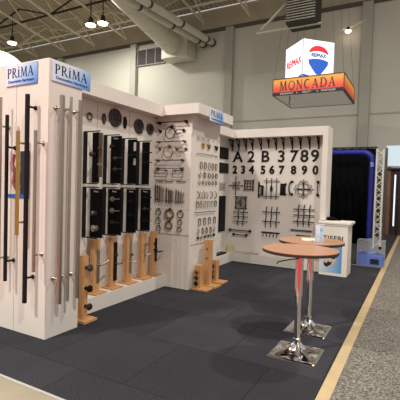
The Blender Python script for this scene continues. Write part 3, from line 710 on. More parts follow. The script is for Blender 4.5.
# ------------------------------------------------------------------ return wall: black sample plates
for (Y0, Y1, Z0, Z1, lb) in ((7.50, 7.93, 2.215, 2.455, 'upper square black sample plate in the recess behind the pier'), (7.49, 7.95, 1.915, 2.125, 'lower square black sample plate in the recess behind the pier'), (7.56, 7.86, .66, 1.42, 'tall narrow black sample plate in the recess behind the pier')):
    t = wall_thing('sample_plate', (-3.70, Y0, Z0), FX, lb, 'sample plate', 'black plates in the recess')
    MB().rplate(0, Y1-Y0, 0, Z1-Z0, -.02, -.0005, .01).build('plate', BOARD, t)
    MB().rplate(.02, Y1-Y0-.02, .02, Z1-Z0-.02, -.024, -.02, .008).build('raised_face', BLACK, t)
t = wall_thing('label_card', (-3.70, 7.54, 1.53), FX, 'grey printed card between the black plates in the recess', 'card')
MB().box(0, .30, -.004, -.0005, 0, .18).build('card', mat('grey card', (176, 170, 164), .6), t)
mb = MB()
for k in range(4): mb.box(.03, .27, -.005, -.004, .03+k*.035, .042+k*.035)
mb.build('printed_lines', mat('grey print', (96, 92, 92), .6), t)
t = empty('black_case', (-3.60, 7.45, .2), 0, 'small black case lying on the ledge in the recess behind the pier', 'case')
MB().box(-.07, .07, -.22, .22, 0, .035).build('body', BLACK, t, .008); MB().tube([(.07, -.05, .015), (.095, -.04, .015), (.095, .04, .015), (.07, .05, .015)], .005, 8).build('handle', BLACK, t)
t = empty('brochure', (-3.60, 7.0, .2), 0, 'grey brochure lying on the ledge just behind the pier', 'brochure')
MB().box(-.08, .08, -.14, .14, 0, .012).build('pages', MATS['grey card'], t); MB().box(-.08, .08, -.14, .14, .012, .014).build('cover', GUN, t)

# ------------------------------------------------------------------ rear wall: numbers, brackets and ironwork
YR = 8.10
NUM = dict(zip('0234567890', ('zero', 'two', 'three', 'four', 'five', 'six', 'seven', 'eight', 'nine', 'zero')))
def glyph(ch, X, Z, size, bold, label, group, name='house_number', cat='house number', sx=1.0):
    o = text(name, ch, size, .008, BLACK, None, (X, YR-.0085, Z), bold=bold, sx=sx); tag(o, label, cat, group)
for ch, X in zip('A2B3789', (-3.53, -3.218, -2.9, -2.545, -2.282, -2.067, -1.857)):
    glyph(ch, X, 2.275, .335, .006, 'large thin black %s %s in the upper row on the rear wall' % ('letter' if ch in 'AB' else 'number', NUM.get(ch, ch)), 'large numbers and letters', 'house_letter' if ch in 'AB' else 'house_number', 'house letter' if ch in 'AB' else 'house number', 1.02)
for ch, X in zip('234567890', (-3.592, -3.394, -3.198, -2.936, -2.741, -2.535, -2.278, -2.056, -1.837)):
    glyph(ch, X, 1.995, .235, .0095, 'small bold black number %s in the lower row on the rear wall' % NUM[ch], 'small bold numbers', sx=.92)
br0 = None
for i, X in enumerate((-3.66, -3.51, -3.342, -3.19, -2.996, -2.83, -2.664, -2.503, -2.322, -2.148, -1.967, -1.789)):
    lb = 'black scrolled shelf bracket under the rear header, %s from the left' % ords[i]
    if i % 3 == 0 and i == 0 or br0 is None:
        t = wall_thing('shelf_bracket', (X, YR, 2.42), FY, lb, 'shelf bracket', 'shelf brackets under the rear header')
        MB().box(-.013, .013, -.014, -.0005, 0, .235).build('wall_arm', IRON, t)
        MB().box(-.013, .013, -.20, -.014, .215, .235).build('shelf_arm', IRON, t)
        MB().tube([(0, -.016, .06), (0, -.05, .09), (0, -.11, .16), (0, -.17, .212)], [.008, .012, .012, .008], 8).build('brace', IRON, t)
        br0 = t
    else: copy_tree(br0, (X, YR, 2.42 if i != 5 else 2.47), label=lb)

def iron(name, x0, x1, z0, z1, label, cat='iron grille', group='ironwork on the rear wall'):
    return wall_thing(name, ((x0+x1)/2, YR, (z0+z1)/2), FY, label, cat, group), (x1-x0)/2, (z1-z0)/2
def pins(t, pts, d=.03):
    mb = MB()
    for x, z in pts: mb.cyl((x, -.0005, z), (x, -d, z), .006, n=8)
    mb.build('wall_pin', IRON, t)
def spear(mb, a, b, r=.007, tip=.022, y=-.03):
    a = Vector((a[0], y, a[1])); b = Vector((b[0], y, b[1])); d = (b-a).normalized()
    mb.tube([a, a+d*tip*.6, a+d*tip*1.4, a+d*tip*1.5, b-d*tip*1.5, b-d*tip*1.4, b-d*tip*.6, b], [.001, tip*.5, r, r, r, r, tip*.5, .001], 8)
def scroll(mb, cx, cz, r, a0, turns, sgn=1, t=.005, y=-.03):
    pts = []
    n = 20
    for i in range(n+1):
        f = i/n; a = a0+sgn*turns*2*PI*f; q = r*(1-.6*f); pts.append((cx+q*math.cos(a), y, cz+q*math.sin(a)))
    mb.tube(pts, t, 6)
# cross with spear ends
t, w_, h = iron('iron_cross', -3.746+.03, -3.37, 1.44, 1.86, 'black iron cross with spear ends at the left of the rear wall')
mb = MB(); spear(mb, (-w_, 0), (w_, 0), .008, .03); mb.build('horizontal_bar', IRON, t)
mb = MB(); spear(mb, (0, -h), (0, h), .008, .03, -.035); mb.build('vertical_bar', IRON, t)
mb = MB()
for sx in (-1, 1):
    for sz in (-1, 1): scroll(mb, sx*.055, sz*.055, .04, 0, 1.2, sx*sz)
mb.build('scrolls', IRON, t); pins(t, [(0, 0)])
# square grid with horned corners
t, w_, h = iron('iron_grille', -3.358, -3.117, 1.546, 1.79, 'small square iron grille with flared corners, right of the cross')
a = w_*.8; mb = MB()
for s in (-1, 1): mb.bar((-a, -.03, s*a), (a, -.03, s*a), .018); mb.bar((s*a, -.03, -a), (s*a, -.03, a), .018)
for sx in (-1, 1):
    for sz in (-1, 1): mb.tube([(sx*a, -.03, sz*a), (sx*w_, -.03, sz*h*1.05)], [.012, .006], 8)
mb.build('frame', IRON, t)
mb = MB()
for k in (-.33, .33): mb.bar((-a, -.03, k*a), (a, -.03, k*a), .010); mb.bar((k*a, -.03, -a), (k*a, -.03, a), .010)
mb.build('inner_bars', IRON, t); pins(t, [(-a, -a), (a, a), (-a, a), (a, -a)])
# D handle with rectangular bow
t, w_, h = iron('gate_handle', -3.033, -2.885, 1.404, 1.742, 'tall iron gate handle left of the long grille', 'gate handle')
MB().box(-w_, -w_+.03, -.012, -.0005, -h, h).build('back_strip', IRON, t)
MB().tube([(-w_+.02, -.012, h*.55), (w_-.03, -.05, h*.55), (w_-.03, -.05, -h*.65), (-w_+.02, -.012, -h*.65)], .013, 10).build('grip', IRON, t)
MB().box(w_-.06, w_-.02, -.06, -.02, -h*.62, h*.52).build('grip_sleeve', IRON, t)
# long grille
t, w_, h = iron('iron_grille', -2.912, -2.553, 1.38, 1.83, 'long iron grille with spear tips in the middle of the rear wall')
mb = MB()
for x in (-.11, 0, .11): spear(mb, (x, -h), (x, h), .007, .024)
mb.build('uprights', IRON, t); mb = MB()
for z in (-h*.72, h*.72): spear(mb, (-w_, z), (w_, z), .008, .022, -.04)
mb.build('cross_bars', IRON, t); mb = MB()
mb.lathe([(.001, -.09), (.02, -.05), (.028, 0), (.02, .05), (.001, .09)], (0, -.03, 0), 'z', 12)
mb.build('basket', IRON, t); pins(t, [(-.11, h*.5), (.11, -h*.5)])
# solid plate
t, w_, h = iron('gate_handle', -2.547, -2.408, 1.443, 1.752, 'broad black iron pull plate right of the long grille', 'gate handle')
MB().plate([(-w_, -h*.8), (w_*.6, -h*.8), (w_*.6, -h), (w_, -h*.6), (w_*.7, -h*.5), (w_*.7, h*.5), (w_, h*.6), (w_*.6, h), (w_*.6, h*.8), (-w_, h*.8)], -.014, -.0005).build('back_plate', IRON, t)
MB().tube([(0, -.014, -h*.6), (0, -.06, -h*.4), (0, -.06, h*.4), (0, -.014, h*.6)], .012, 10).build('grip', IRON, t)
# C handle
t, w_, h = iron('gate_handle', -2.357, -2.273, 1.49, 1.776, 'curved iron handle left of the scrolled ornament', 'gate handle')
MB().tube([(w_, -.03, h), (0, -.04, h*.92), (-w_*.7, -.045, h*.5), (-w_*.9, -.045, 0), (-w_*.7, -.045, -h*.5), (0, -.04, -h*.92), (w_, -.03, -h)], [.012, .018, .013, .012, .013, .018, .012], 10).build('grip', IRON, t)
for s in (-1, 1): MB().lathe([(.028, 0), (.028, .008), (.014, .02), (.014, .036)], (w_*.4, -.0005, s*h*.9), '-y', 14).build('rose', IRON, t)
# scrolled ornament
t, w_, h = iron('scroll_ornament', -2.265, -1.853, 1.414, 1.819, 'round scrolled iron ornament at the right of the rear wall', 'iron ornament')
mb = MB(); spear(mb, (-w_, 0), (w_, 0), .006, .022); spear(mb, (0, -h), (0, h), .006, .022); mb.build('cross_bars', IRON, t)
mb = MB()
for k in range(4):
    a = k*PI/2
    for s in (-1, 1):
        for rr, off, cr in ((.62, .40, .046),):
            aa = a+s*off; R_ = w_*rr*1.15; scroll(mb, R_*math.cos(aa), R_*math.sin(aa), cr, aa+PI*.5*s, 1.0, s, .006)
    mb.tube([(w_*.15*math.cos(a), -.03, w_*.15*math.sin(a)), (w_*.45*math.cos(a), -.03, w_*.45*math.sin(a)), (w_*.75*math.cos(a), -.03, w_*.75*math.sin(a))], [.006, .016, .005], 8)
mb.build('scrolls', IRON, t); MB().ring(0, -.03, 0, .03, .03, .007).build('centre_ring', IRON, t); pins(t, [(0, .05), (0, -.05)])
# bar handle
t, w_, h = iron('gate_handle', -1.809, -1.738, 1.479, 1.787, 'slim iron bar handle with round ends right of the scrolled ornament', 'gate handle')
MB().cyl((0, -.045, -h*.85), (0, -.045, h*.85), .008, n=10).build('grip', IRON, t)
for s in (-1, 1): MB().lathe([(.03, 0), (.03, .01), (.016, .02), (.016, .05), (.022, .055)], (0, -.0005, s*h*.85), '-y', 14).build('rose', IRON, t)
# ornate square
t, w_, h = iron('iron_grille', -3.56, -3.265, 1.148, 1.421, 'ornate square iron grille with inner scrolls, below the cross')
mb = MB()
for s in (-1, 1): mb.bar((-w_, -.03, s*h*.92), (w_, -.03, s*h*.92), .016); mb.bar((s*w_*.8, -.03, -h), (s*w_*.8, -.03, h), .016)
mb.build('frame', IRON, t); mb = MB()
for sx in (-1, 1):
    for sz in (-1, 1): scroll(mb, sx*.055, sz*.06, .05, 0, 1.3, sx*sz, .006)
mb.bar((0, -.03, -h*.9), (0, -.03, h*.9), .01); mb.bar((-w_*.8, -.03, 0), (w_*.8, -.03, 0), .01)
mb.build('scrolls', IRON, t); pins(t, [(-w_*.8, h*.92), (w_*.8, -h*.92)])
def lattice(x0, x1, z0, z1, xs, zs, label):
    t, w_, h = iron('iron_lattice', x0, x1, z0, z1, label)
    for x in xs:
        mb = MB(); mb.tube([(x, -.03, -h), (x-.012, -.03, -h*.5), (x+.008, -.03, 0), (x-.004, -.03, h*.5), (x+.012, -.03, h)], .009, 8); mb.build('upright', IRON, t)
    for z in zs:
        mb = MB(); spear(mb, (-w_, z), (w_, z+.002), .009, .026, -.045); mb.build('cross_bar', IRON, t)
    pins(t, [(xs[0], zs[0]), (xs[-1], zs[-1])])
lattice(-3.584, -3.228, .775, 1.13, (-.06, .06), (-.085, .02, .12), 'iron lattice with two uprights, at the left of the rear wall')
lattice(-2.913, -2.511, .79, 1.231, (-.115, 0, .115), (-.10, .10), 'iron lattice with three uprights in the middle of the rear wall')
lattice(-2.245, -1.812, .863, 1.306, (-.11, 0, .115), (-.13, .0, .12), 'iron lattice with three uprights and three bars at the right of the rear wall')
for x0, x1, z, r, lb, m in ((-3.654, -3.166, .672, .011, 'longer black rod with ball ends low on the rear wall', IRON), (-3.566, -3.244, .578, .010, 'shorter black rod with ball ends lowest on the rear wall', IRON)):
    t = wall_thing('towel_rod', ((x0+x1)/2, YR, z), FY, lb, 'towel rod', 'black rods with ball ends'); h = (x1-x0)/2
    MB().cyl((-h, -.04, 0), (h, -.04, 0), r, n=10).build('rod', m, t)
    for s in (-1, 1): MB().lathe([(.018, 0), (.014, .01), (.014, .03), (.03, .034), (.032, .05), (.018, .06)], (s*(h-.01), -.0005, 0), '-y', 14).build('end_ball', m, t)
t = wall_thing('hook_rail', (-2.725, YR, .675), FY, 'black iron hook rail with five hooks low on the rear wall', 'hook rail')
MB().box(-.20, .20, -.02, -.0005, -.012, .014).build('rail', IRON, t)
for k in range(5):
    x = -.15+k*.075; MB().tube([(x, -.02, 0), (x, -.035, -.03), (x, -.035, -.075), (x, -.055, -.085), (x, -.06, -.06)], .008, 8).build('hook', IRON, t)
for x0, x1, z, lb in ((-2.288, -1.858, .773, 'upper grey flat bar low on the rear wall behind the tables'), (-2.179, -1.874, .669, 'lower grey flat bar low on the rear wall behind the tables')):
    t = wall_thing('flat_bar', ((x0+x1)/2, YR, z), FY, lb, 'flat bar', 'grey flat bars'); h = (x1-x0)/2
    MB().box(-h, h, -.03, -.012, -.013, .013).build('bar', GUN, t); MB().box(-h*.9, h*.9, -.012, -.0005, -.008, .008).build('back_strip', GUN, t)
# things on the rear ledge
t = empty('catalogue', (-3.20, 7.995, .2), 0, 'open grey catalogue lying on the rear ledge under the rods', 'catalogue')
MB().box(-.24, 0, -.085, .085, 0, .014).build('left_pages', mat('catalogue page', (190, 186, 178), .5), t); MB().box(0, .24, -.085, .085, 0, .014).build('right_pages', MATS['grey card'], t)
MB().box(-.25, .25, -.092, .092, -.0, .003).build('cover', GUN, t)
t = empty('green_leaflet', (-3.60, 7.98, .2), .3, 'small yellow-green leaflet stood in the ledge corner', 'leaflet')
MB().add([(-.07, -.01, 0), (.07, -.01, 0), (.07, .04, .12), (-.07, .04, .12), (-.07, -.006, 0), (.07, -.006, 0), (.07, .044, .12), (-.07, .044, .12)], [(0,1,2,3), (7,6,5,4), (0,4,5,1), (1,5,6,2), (2,6,7,3), (3,7,4,0)]).build('front_leaf', mat('green leaflet', (178, 176, 116), .6), t)
MB().add([(-.07, .085, 0), (.07, .085, 0), (.07, .046, .12), (-.07, .046, .12), (-.07, .089, 0), (.07, .089, 0), (.07, .05, .12), (-.07, .05, .12)], [(0,1,2,3), (7,6,5,4), (0,4,5,1), (1,5,6,2), (2,6,7,3), (3,7,4,0)]).build('rear_leaf', MATS['green leaflet'], t)

# ------------------------------------------------------------------ reception counter
t = empty('reception_counter', (-1.36, 7.935, .012), 0, 'white pedestal counter with a printed front at the right end of the stand', 'counter')
MB().box(-.25, .25, -.245, .245, 0, .955).build('body', WHITE2, t, .004)
MB().box(-.265, .27, -.262, .25, .935, .965).build('moulding', WHITE2, t, .006)
MB().box(-.285, .30, -.28, .255, .965, 1.015).build('counter_top', WHITE2, t, .01)
text('lettering', 'TIEEBI', .12, .002, mat('letter grey', (62, 62, 66), .5), t, (-.01, -.2475, .70), bold=.003, sx=1.0, space=1.15)
pn = print_gradient('poster print', [(0, (206, 206, 208)), (.45, (158, 184, 212)), (1, (92, 142, 196))], 'X', -.22, .15)
P_ = MB().box(-.235, .155, -.251, -.245, .06, .60).build('poster', pn, t)
mb = MB().plate([(-.16, .22), (-.10, .16), (.0, .2), (.06, .3), (.08, .42), (.02, .50), (-.05, .47), (-.12, .38), (-.17, .32)], -.2535, -.251); mb.build('printed_hand', mat('printed skin', (206, 182, 168), .5), P_)
mb = MB()
for x, z in ((-.10, .18), (.01, .33)):
    mb.plate([(x-.07, z+.07), (x-.05, z), (x, z-.02), (x+.07, z+.03), (x+.09, z+.09), (x+.04, z+.07), (x+.02, z+.1), (x-.01, z+.05)], -.2555, -.2535)
mb.build('printed_levers', mat('printed black', (30, 26, 30), .5), P_)
t = empty('flat_hat', (-1.50, 8.02, 1.027), .3, 'flat black hat lying on the white counter top', 'hat')
MB().lathe([(.12, 0), (.125, .02), (.11, .045), (.06, .06), (.01, .063)], n=24).build('crown', DRAPE, t)
mb = MB(); mb.add([(.08, -.09, .0), (.19, -.05, .0), (.21, 0, 0), (.19, .05, 0), (.08, .09, 0), (.08, -.09, .01), (.19, -.05, .008), (.21, 0, .008), (.19, .05, .008), (.08, .09, .01)], [(4,3,2,1,0), (5,6,7,8,9), (0,1,6,5), (1,2,7,6), (2,3,8,7), (3,4,9,8), (4,0,5,9)])
mb.build('brim', DRAPE, t)

# ------------------------------------------------------------------ high tables
def bar_table(loc, label):
    t = empty('high_table', loc, 0, label, 'high table', 'round high tables')
    R_ = .36
    MB().lathe([(R_-.012, .985), (R_, .99), (R_, 1.012), (R_-.004, 1.0125)], n=64).build('table_edge', EDGE, t)
    MB().lathe([(.02, 1.0126), (R_-.001, 1.0126), (R_-.001, 1.018), (.02, 1.018)], n=64).build('table_top', TOPWOOD, t)
    MB().lathe([(.03, .09), (.03, .55), (.031, .551), (.031, .56), (.038, .561), (.038, .985)], n=28).build('column', CHROME, t)
    MB().lathe([(.11, .965), (.11, .972), (.04, .985)], n=28).build('mounting_plate', DARKSTEEL, t)
    MB().lathe([(.034, .12), (.038, .124), (.038, .145), (.034, .15)], n=24).build('collar', CHROME, t)
    # pressed square base: four ridges to the corners, hollows between
    N = 40; mb = MB(); vs = []; fs = []
    S = .225
    for i in range(N+1):
        for j in range(N+1):
            u = -1+2*i/N; v = -1+2*j/N
            x, y = u*S, v*S; r = math.hypot(x, y); a = math.atan2(y, x)
            e = max(abs(u), abs(v)); ridge = abs(math.cos(2*(a-PI/4)))**3
            prof = max(0, 1-e)
            z = .010+.082*math.exp(-(r/.05)**1.6)+.075*prof**.9*(.10+.90*ridge)*math.exp(-(r/.20)**2)
            z = min(z, .16)
            if e > .995: z = .0
            vs.append((x, y, z))
    for i in range(N):
        for j in range(N): fs.append((i*(N+1)+j, (i+1)*(N+1)+j, (i+1)*(N+1)+j+1, i*(N+1)+j+1))
    mb.add(vs, fs, True).build('base', CHROME, t)
    MB().tube([(.03, 0, .93), (-.05, -.09, .925), (-.16, -.17, .90), (-.17, -.18, .88)], .006, 8).build('height_lever', DARKSTEEL, t)
    return t
bar_table((-.985, 3.83, .012), 'nearer round high table with wood top and chrome pedestal')
bar_table((-1.05, 4.565, .012), 'further round high table with wood top, partly hidden by the nearer one')
t = empty('paper_sheet', (-1.05, 4.62, 1.030), .3, 'white paper sheet on the further high table', 'paper')
MB().box(-.11, .07, -.10, .10, 0, .002).build('top_page', mat('white paper', (226, 220, 210), .6), t); MB().box(-.12, .06, -.09, .11, .002, .004).build('second_page', MATS['white paper'], t)
t = empty('brochure_holder', (-.945, 4.47, 1.030), .2, 'clear blue-tinted acrylic brochure holder on the further high table', 'brochure holder')
AC = mat('blue tinted acrylic', (206, 222, 240), .08, alpha=.3)
mb = MB().box(-.045, .045, .02, .024, 0, .2).box(-.045, .045, -.03, -.027, 0, .12).box(-.045, -.042, -.027, .02, 0, .15).box(.042, .045, -.027, .02, 0, .15).box(-.045, .045, -.03, .024, 0, .004)
mb.build('holder', AC, t)
mb = MB().box(-.038, .01, -.01, -.004, .005, .185); mb.build('leaflet', mat('pale leaflet', (206, 212, 220), .5), t)
MB().box(-.01, .038, .0, .006, .005, .16).build('leaflet', mat('blue leaflet', (150, 180, 216), .5), t)

# ------------------------------------------------------------------ hanging signs
t = empty('hanging_box_sign', (-3.07, 13.02, 4.485), 0, 'hanging orange rectangular box sign with dark lettering below the lit cube', 'hanging sign')
W2, D2, HH = 1.055, 1.02, .51
og = print_gradient('orange sign print', [(0, (196, 44, 30)), (.35, (222, 84, 38)), (.75, (226, 146, 48)), (1, (214, 156, 56))], 'Z', .10, .50, emit=.25)
for nm, b in (('front_panel', (-W2, W2, -D2, -D2+.03, .10, HH)), ('rear_panel', (-W2, W2, D2-.03, D2, .10, HH)), ('side_panel', (W2-.03, W2, -D2+.03, D2-.03, .10, HH)), ('side_panel', (-W2, -W2+.03, -D2+.03, D2-.03, .10, HH))):
    MB().box(*b).build(nm, og, t)
mb = MB().box(-W2, W2, -D2, -D2+.03, 0, .10).box(-W2, W2, D2-.03, D2, 0, .10).box(W2-.03, W2, -D2+.03, D2-.03, 0, .10).box(-W2, -W2+.03, -D2+.03, D2-.03, 0, .10); mb.build('black_band', mat('sign black', (20, 18, 20), .5), t)
MB().box(-W2+.03, W2-.03, -D2+.03, D2-.03, .01, .03).build('bottom_panel', mat('sign underside', (214, 206, 194), .6, emit=.16), t)
mb = MB()
for a in ((-W2, -D2), (W2, -D2), (W2, D2), (-W2, D2)): mb.box(a[0]-.012, a[0]+.012, a[1]-.012, a[1]+.012, 0, HH+.01)
mb.bar((-W2, -D2, HH), (W2, -D2, HH), .025); mb.bar((W2, -D2, HH), (W2, D2, HH), .025); mb.bar((-W2, D2, HH), (W2, D2, HH), .025); mb.bar((-W2, -D2, HH), (-W2, D2, HH), .025); mb.build('frame', mat('sign frame', (84, 60, 36), .5), t)
_, L = serif_text('MONCADA', 1, 0, 0, 0, 1, gap=.2)
mb, _ = serif_text('MONCADA', .27, -W2*.80, .155, -D2-.012, -D2-.001, gap=.2, squeeze=W2*1.62/(L*.27)); mb.build('lettering', mat('dark sign ink', (74, 40, 44), .5), t)
WT = mat('white sign ink', (206, 200, 196), .5)
for i, (x, s) in enumerate(((-.62, 'INSURANCE'), (.0, 'REALTY'), (.62, 'MORTGAGE'))):
    text('small_lettering', s, .075, .002, WT, t, (x, -D2-.003, .05), bold=.001)
for x in (-.30, .31): MB().lathe([(.018, 0), (.018, .004)], (x, -D2, .05), '-y', 10).build('dot', WT, t)
mb = MB()
for sx in (-1, 1):
    for sy in (-1, 1): mb.cyl((sx*W2*.98, sy*D2*.98, HH), (sx*.35, sy*.35, 7.9), .004, n=6)
mb.build('cables', DARKSTEEL, t)
mb = MB().tube([(-.55, -D2+.1, -.0), (-.53, -D2+.1, -.10), (-.56, -D2+.1, -.22), (-.53, -D2+.1, -.28)], [.012, .02, .014, .02], 8); mb.build('hanging_cord', DARKSTEEL, t)
t = empty('lit_cube_sign', (-3.30, 13.05, 4.98), 0, 'lit white cube sign with balloon emblem above the orange box sign', 'hanging sign')
S = .545
cube = empty('cube_holder_tmp'); bpy.data.objects.remove(cube)
LIT = mat('backlit white acrylic', (226, 238, 250), .4, emit=.85)
def rotbox(mb_, a=-PI/4):
    mb_.v = [(x*math.cos(a)-y*math.sin(a), x*math.sin(a)+y*math.cos(a), z) for x, y, z in mb_.v]; return mb_
HC = 1.26
rotbox(MB().box(-S, S, -S, S, 0.012, HC)).build('light_box', LIT, t, .004)
for sx in (-1, 1):
    for sy in (-1, 1): rotbox(MB().box(sx*S-.01, sx*S+.01, sy*S-.01, sy*S+.01, .012, HC+.005)).build('corner_trim', mat('pale trim', (186, 196, 206), .5), t)
RED = mat('sign red', (214, 44, 60), .5, emit=.35); BLU = mat('sign royal blue', (38, 92, 200), .5, emit=.3); NAVY = mat('sign navy', (60, 84, 150), .5, emit=.2)
def face(rz):
    """a holder for the artwork of one face; local x to the viewer's right, -y out"""
    o = bpy.data.objects.new('face_artwork', None); COL.objects.link(o); o.parent = t; o.rotation_euler = (0, 0, rz); o.location = (0, 0, 0); return o
def on_face(mb_, rz): return rotbox(mb_, rz)
def plate_face(pts, rz, name, m, d0=.001, d1=.008):
    mb_ = MB().plate(pts, -S-d1, -S-d0); rotbox(mb_, rz).build(name, m, t)
AL, AR = -PI/4, PI/4         # left face looks to -x-y, right face to +x-y
def face_text(s, size, rz, x, z, m, bold, tilt=0, sx=1.0, nm='lettering'):
    o = text(nm, s, size, .003, m, t, (0, 0, 0), bold=bold, sx=sx)
    o.data.transform(Matrix.Rotation(-tilt, 4, 'Y')); o.data.transform(Matrix.Translation((x, -S-.006, z))); o.data.transform(Matrix.Rotation(rz, 4, 'Z'))
face_text('RE/MAX', .30, AL, .0, .66, RED, .010, sx=.86)
plate_face([(-.33, 0.02), (S, 0.02), (S, .20), (S-.1, .19)], AL, 'blue_swoosh', BLU)
plate_face([(-S, .02), (S, .02), (S, .03), (.1, .10), (-S, .20)], AR, 'blue_swoosh', BLU)
def arcpts(cx, cz, rx, rz_, a0, a1, n=16): return [(cx+rx*math.cos(math.radians(a0+(a1-a0)*i/n)), cz+rz_*math.sin(math.radians(a0+(a1-a0)*i/n))) for i in range(n+1)]
top = arcpts(.0, .86, .34, .24, 172, 8); low = arcpts(.0, .80, .34, .13, 20, 160)
plate_face(top+low, AR, 'balloon_top', RED)
face_text('RE/MAX', .155, AR, .0, .80, NAVY, .008, sx=.95)
plate_face([(-.36, .66)]+arcpts(0, .62, .33, .08, 160, 20)[0:]+[(.36, .66), (.33, .52), (.22, .38), (.08, .22), (-.08, .22), (-.22, .38), (-.33, .52)], AR, 'balloon_lower', BLU)
plate_face([(-.03, .11), (.03, .11), (.03, .15), (-.03, .15)], AR, 'balloon_basket', BLU)
mb = MB()
for sx, sy in ((0, -1), (1, 0), (-1, 0), (0, 1)): mb.cyl((sx*S*1.38, sy*S*1.38, HC), (sx*.3, sy*.3, 7.4), .004, n=6)
mb.build('cables', DARKSTEEL, t)

# ------------------------------------------------------------------ neighbouring stand behind
t = empty('lattice_truss', (-1.93, 9.6, .011), 0, 'slim white lattice truss upright just right of the rear wall', 'truss', 'white lattice truss uprights')
def lattice_truss(t, H, s, m, r=.014):
    mb = MB()
    for sx in (-1, 1):
        for sy in (-1, 1): mb.cyl((sx*s, sy*s, .02), (sx*s, sy*s, H), r, n=8)
    mb.build('chord_tubes', m, t); mb = MB(); z = .05; k = 0
    st = 2*s
    while z+st < H:
        for f in range(4):
            c = [(-s, -s), (s, -s), (s, s), (-s, s)]; a, b = c[f], c[(f+1) % 4]
            if k % 2: a, b = b, a
            mb.cyl((a[0], a[1], z), (b[0], b[1], z+st), r*.6, n=6)
        z += st; k += 1
    mb.build('lacing', m, t); MB().box(-s-.028, s+.028, -s-.028, s+.028, 0, .02).build('foot_plate', DARKSTEEL, t)
lattice_truss(t, 2.5, .055, mat('white truss', (205, 205, 196), .45, vary=.05))
t = empty('lattice_truss', (-.985, 12.1, .011), 0, 'white lattice truss upright in front of the black drapes, next to the dark pole', 'truss', 'white lattice truss uprights')
lattice_truss(t, 2.78, .085, MATS['white truss'], .022)
def drape(x0, x1, y, H, label, amp=.04):
    t = empty('black_curtain', ((x0+x1)/2, y, .011), 0, label, 'curtain'); n = int((x1-x0)*40); w2 = (x1-x0)/2
    vs = []; fs = []
    for i in range(n+1):
        x = -w2+2*w2*i/n; yy = amp*math.sin(x*26)+amp*.4*math.sin(x*61+1)
        vs += [(x, yy, .01), (x, yy, H-.03)]
    for i in range(n): fs.append((2*i, 2*i+2, 2*i+3, 2*i+1))
    o = MB().add(vs, fs, True).build('cloth', DRAPE, t); so = o.modifiers.new('thick', 'SOLIDIFY'); so.thickness = .01
    MB().cyl((-w2-.03, 0, H), (w2+.03, 0, H), .025, n=12).build('rail', DARKSTEEL, t)
drape(-3.4, -1.17, 12.9, 2.92, 'tall black curtain behind the blue arch')
t = empty('fabric_arch', (-1.20, 12.3, .011), 0, 'dark blue tubular arch in front of the black curtain', 'arch')
pts = [(0, 0, .04), (0, 0, 2.45)]+[(-.30+.30*math.cos(a), 0, 2.45+.27*math.sin(a)) for a in [i*PI/16 for i in range(1, 9)]]+[(-1.5, 0, 2.72)]
MB().tube(pts, .085, 16).build('tube_cover', BLUE, t); MB().box(-.095, .095, -.095, .095, 0, .03).build('base_plate', DARKSTEEL, t)
MB().tube([(-1.5, 0, 2.72), (-1.75, 0, 2.66), (-1.80, 0, 2.45), (-1.80, 0, .03)], .085, 16).build('far_tube', BLUE, t)
text('arch_lettering', 'B', .17, .002, mat('arch print', (150, 170, 220), .5), t, (-.0, -.088, 2.36), bold=.004)
t = empty('dark_pole', (-.84, 12.28, .011), 0, 'dark steel pole at the right end of the black curtain', 'pole')
MB().box(-.03, .03, -.03, .03, .02, 2.83).build('pole', GUN, t); MB().box(-.045, .045, -.045, .045, 0, .02).build('foot_plate', DARKSTEEL, t)
t = empty('equipment_case', (-1.0, 12.62, .011), 0, 'low white plinth table behind the white truss upright', 'table')
MB().box(-.3, .13, -.2, .15, .62, .68).build('top', WHITE2, t)
for x, y in ((-.27, -.17), (.1, -.17), (-.27, .12), (.1, .12)): MB().box(x-.015, x+.015, y-.015, y+.015, 0, .62).build('leg', GALV, t)
t.name = 'side_table'
# clear storage bag with blue contents
t = empty('storage_bag', (-.86, 9.38, .0175), 0, 'clear plastic storage bag half filled with blue fabric on the floor behind the counter', 'storage bag')
CL = mat('clear vinyl', (224, 224, 220), .25, alpha=.11)
mb = MB(); w_, d_, h = .27, .16, .53
mb.box(-w_, w_, -d_, -d_+.004, 0, h).box(-w_, w_, d_-.004, d_, 0, h).box(-w_, -w_+.004, -d_, d_, 0, h).box(w_-.004, w_, -d_, d_, 0, h).box(-w_, w_, -d_, d_, h, h+.004)
mb.build('vinyl_shell', CL, t)
mb = MB(); n = 14; vs = []; fs = []
for i in range(n+1):
    for j in range(9):
        x = -w_*.96+2*w_*.96*i/n; y = -d_*.92+2*d_*.92*j/8
        vs.append((x, y, .26+.025*math.sin(x*21+y*9)+.015*math.sin(y*31)))
for i in range(n):
    for j in range(8): fs.append((i*9+j, (i+1)*9+j, (i+1)*9+j+1, i*9+j+1))
mb.add(vs, fs, True); mb.box(-w_*.96, w_*.96, -d_*.92, d_*.92, .004, .235)
mb.build('blue_contents', mat('bright blue fabric', (14, 104, 222), .6, vary=.2, scale=9), t)
mb = MB()
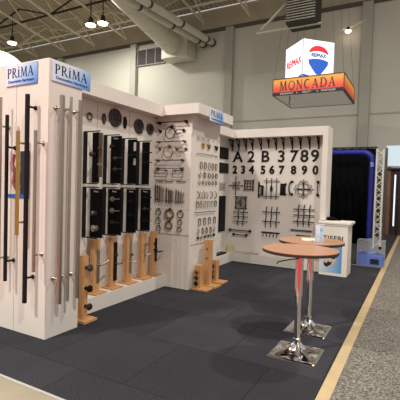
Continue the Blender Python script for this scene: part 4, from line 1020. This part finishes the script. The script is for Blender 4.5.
for z in (0.003, h): mb.tube([(-w_, -d_, z), (w_, -d_, z), (w_, d_, z), (-w_, d_, z)], .006, 6, closed=True)
for x in (-w_, w_): mb.cyl((x, -d_, 0), (x, -d_, h), .006, n=6)
mb.cyl((0, -d_-.002, .22), (0, -d_-.002, h), .004, n=6)
mb.build('piping', mat('grey piping', (150, 150, 150), .6), t)
MB().box(.15, .21, -d_-.004, -d_, .37, .43).build('dark_patch', BLACK, t); MB().box(.0, .17, -d_-.004, -d_, .04, .15).build('dark_logo_patch', mat('navy patch', (18, 30, 52), .7), t)
MB().tube([(-.06, -d_, h), (-.05, -d_, h+.05), (.05, -d_, h+.05), (.06, -d_, h)], .007, 8).build('carry_strap', MATS['grey piping'], t)
# far aisle: brown stand, light box, tube
t = empty('neighbour_stand', (-.85, 16.5, .0125), 0, 'dark brown panelled stand at the far right edge beyond the black curtain', 'exhibition stand')
DB = mat('dark brown panel', (66, 44, 34), .6, vary=.3, scale=4, stretch=(5, 5, .5)); BR = mat('mid brown post', (120, 84, 58), .6, vary=.2, scale=5)
MB().box(-.6, .8, .0, .08, 0, 2.45).build('back_panel', DB, t)
MB().box(-.22, -.10, -.10, 0, 0, 2.55).build('post', BR, t); MB().box(.16, .22, -.12, 0, 0, 2.4).build('post', mat('black post', (24, 20, 22), .6), t)
mb = MB()
for x in (-.05, .10, .30, .5): mb.box(x, x+.035, -.03, 0, .1, 2.3)
mb.build('battens', mat('black batten', (30, 24, 24), .6), t)
MB().box(.03, .08, -.16, -.12, .35, 2.25).build('light_tube', mat('white tube light', (235, 235, 240), .4, emit=.7), t)
MB().box(-.25, .8, -.2, .08, 2.45, 2.50).build('top_rail', DARKSTEEL, t)
t = empty('light_panel', (-.6, 18.5, .0125), 0, 'pale blue-white glowing panel above the brown stand at the right edge', 'light panel')
MB().box(-.68, 1.2, -.03, .03, 2.70, 3.55).build('lit_face', mat('lit blue panel', (196, 216, 226), .5, emit=.55), t)
for x in (-.5, 1.1): MB().box(x-.03, x+.03, .03, .09, 0, 3.5).build('post', GALV, t)
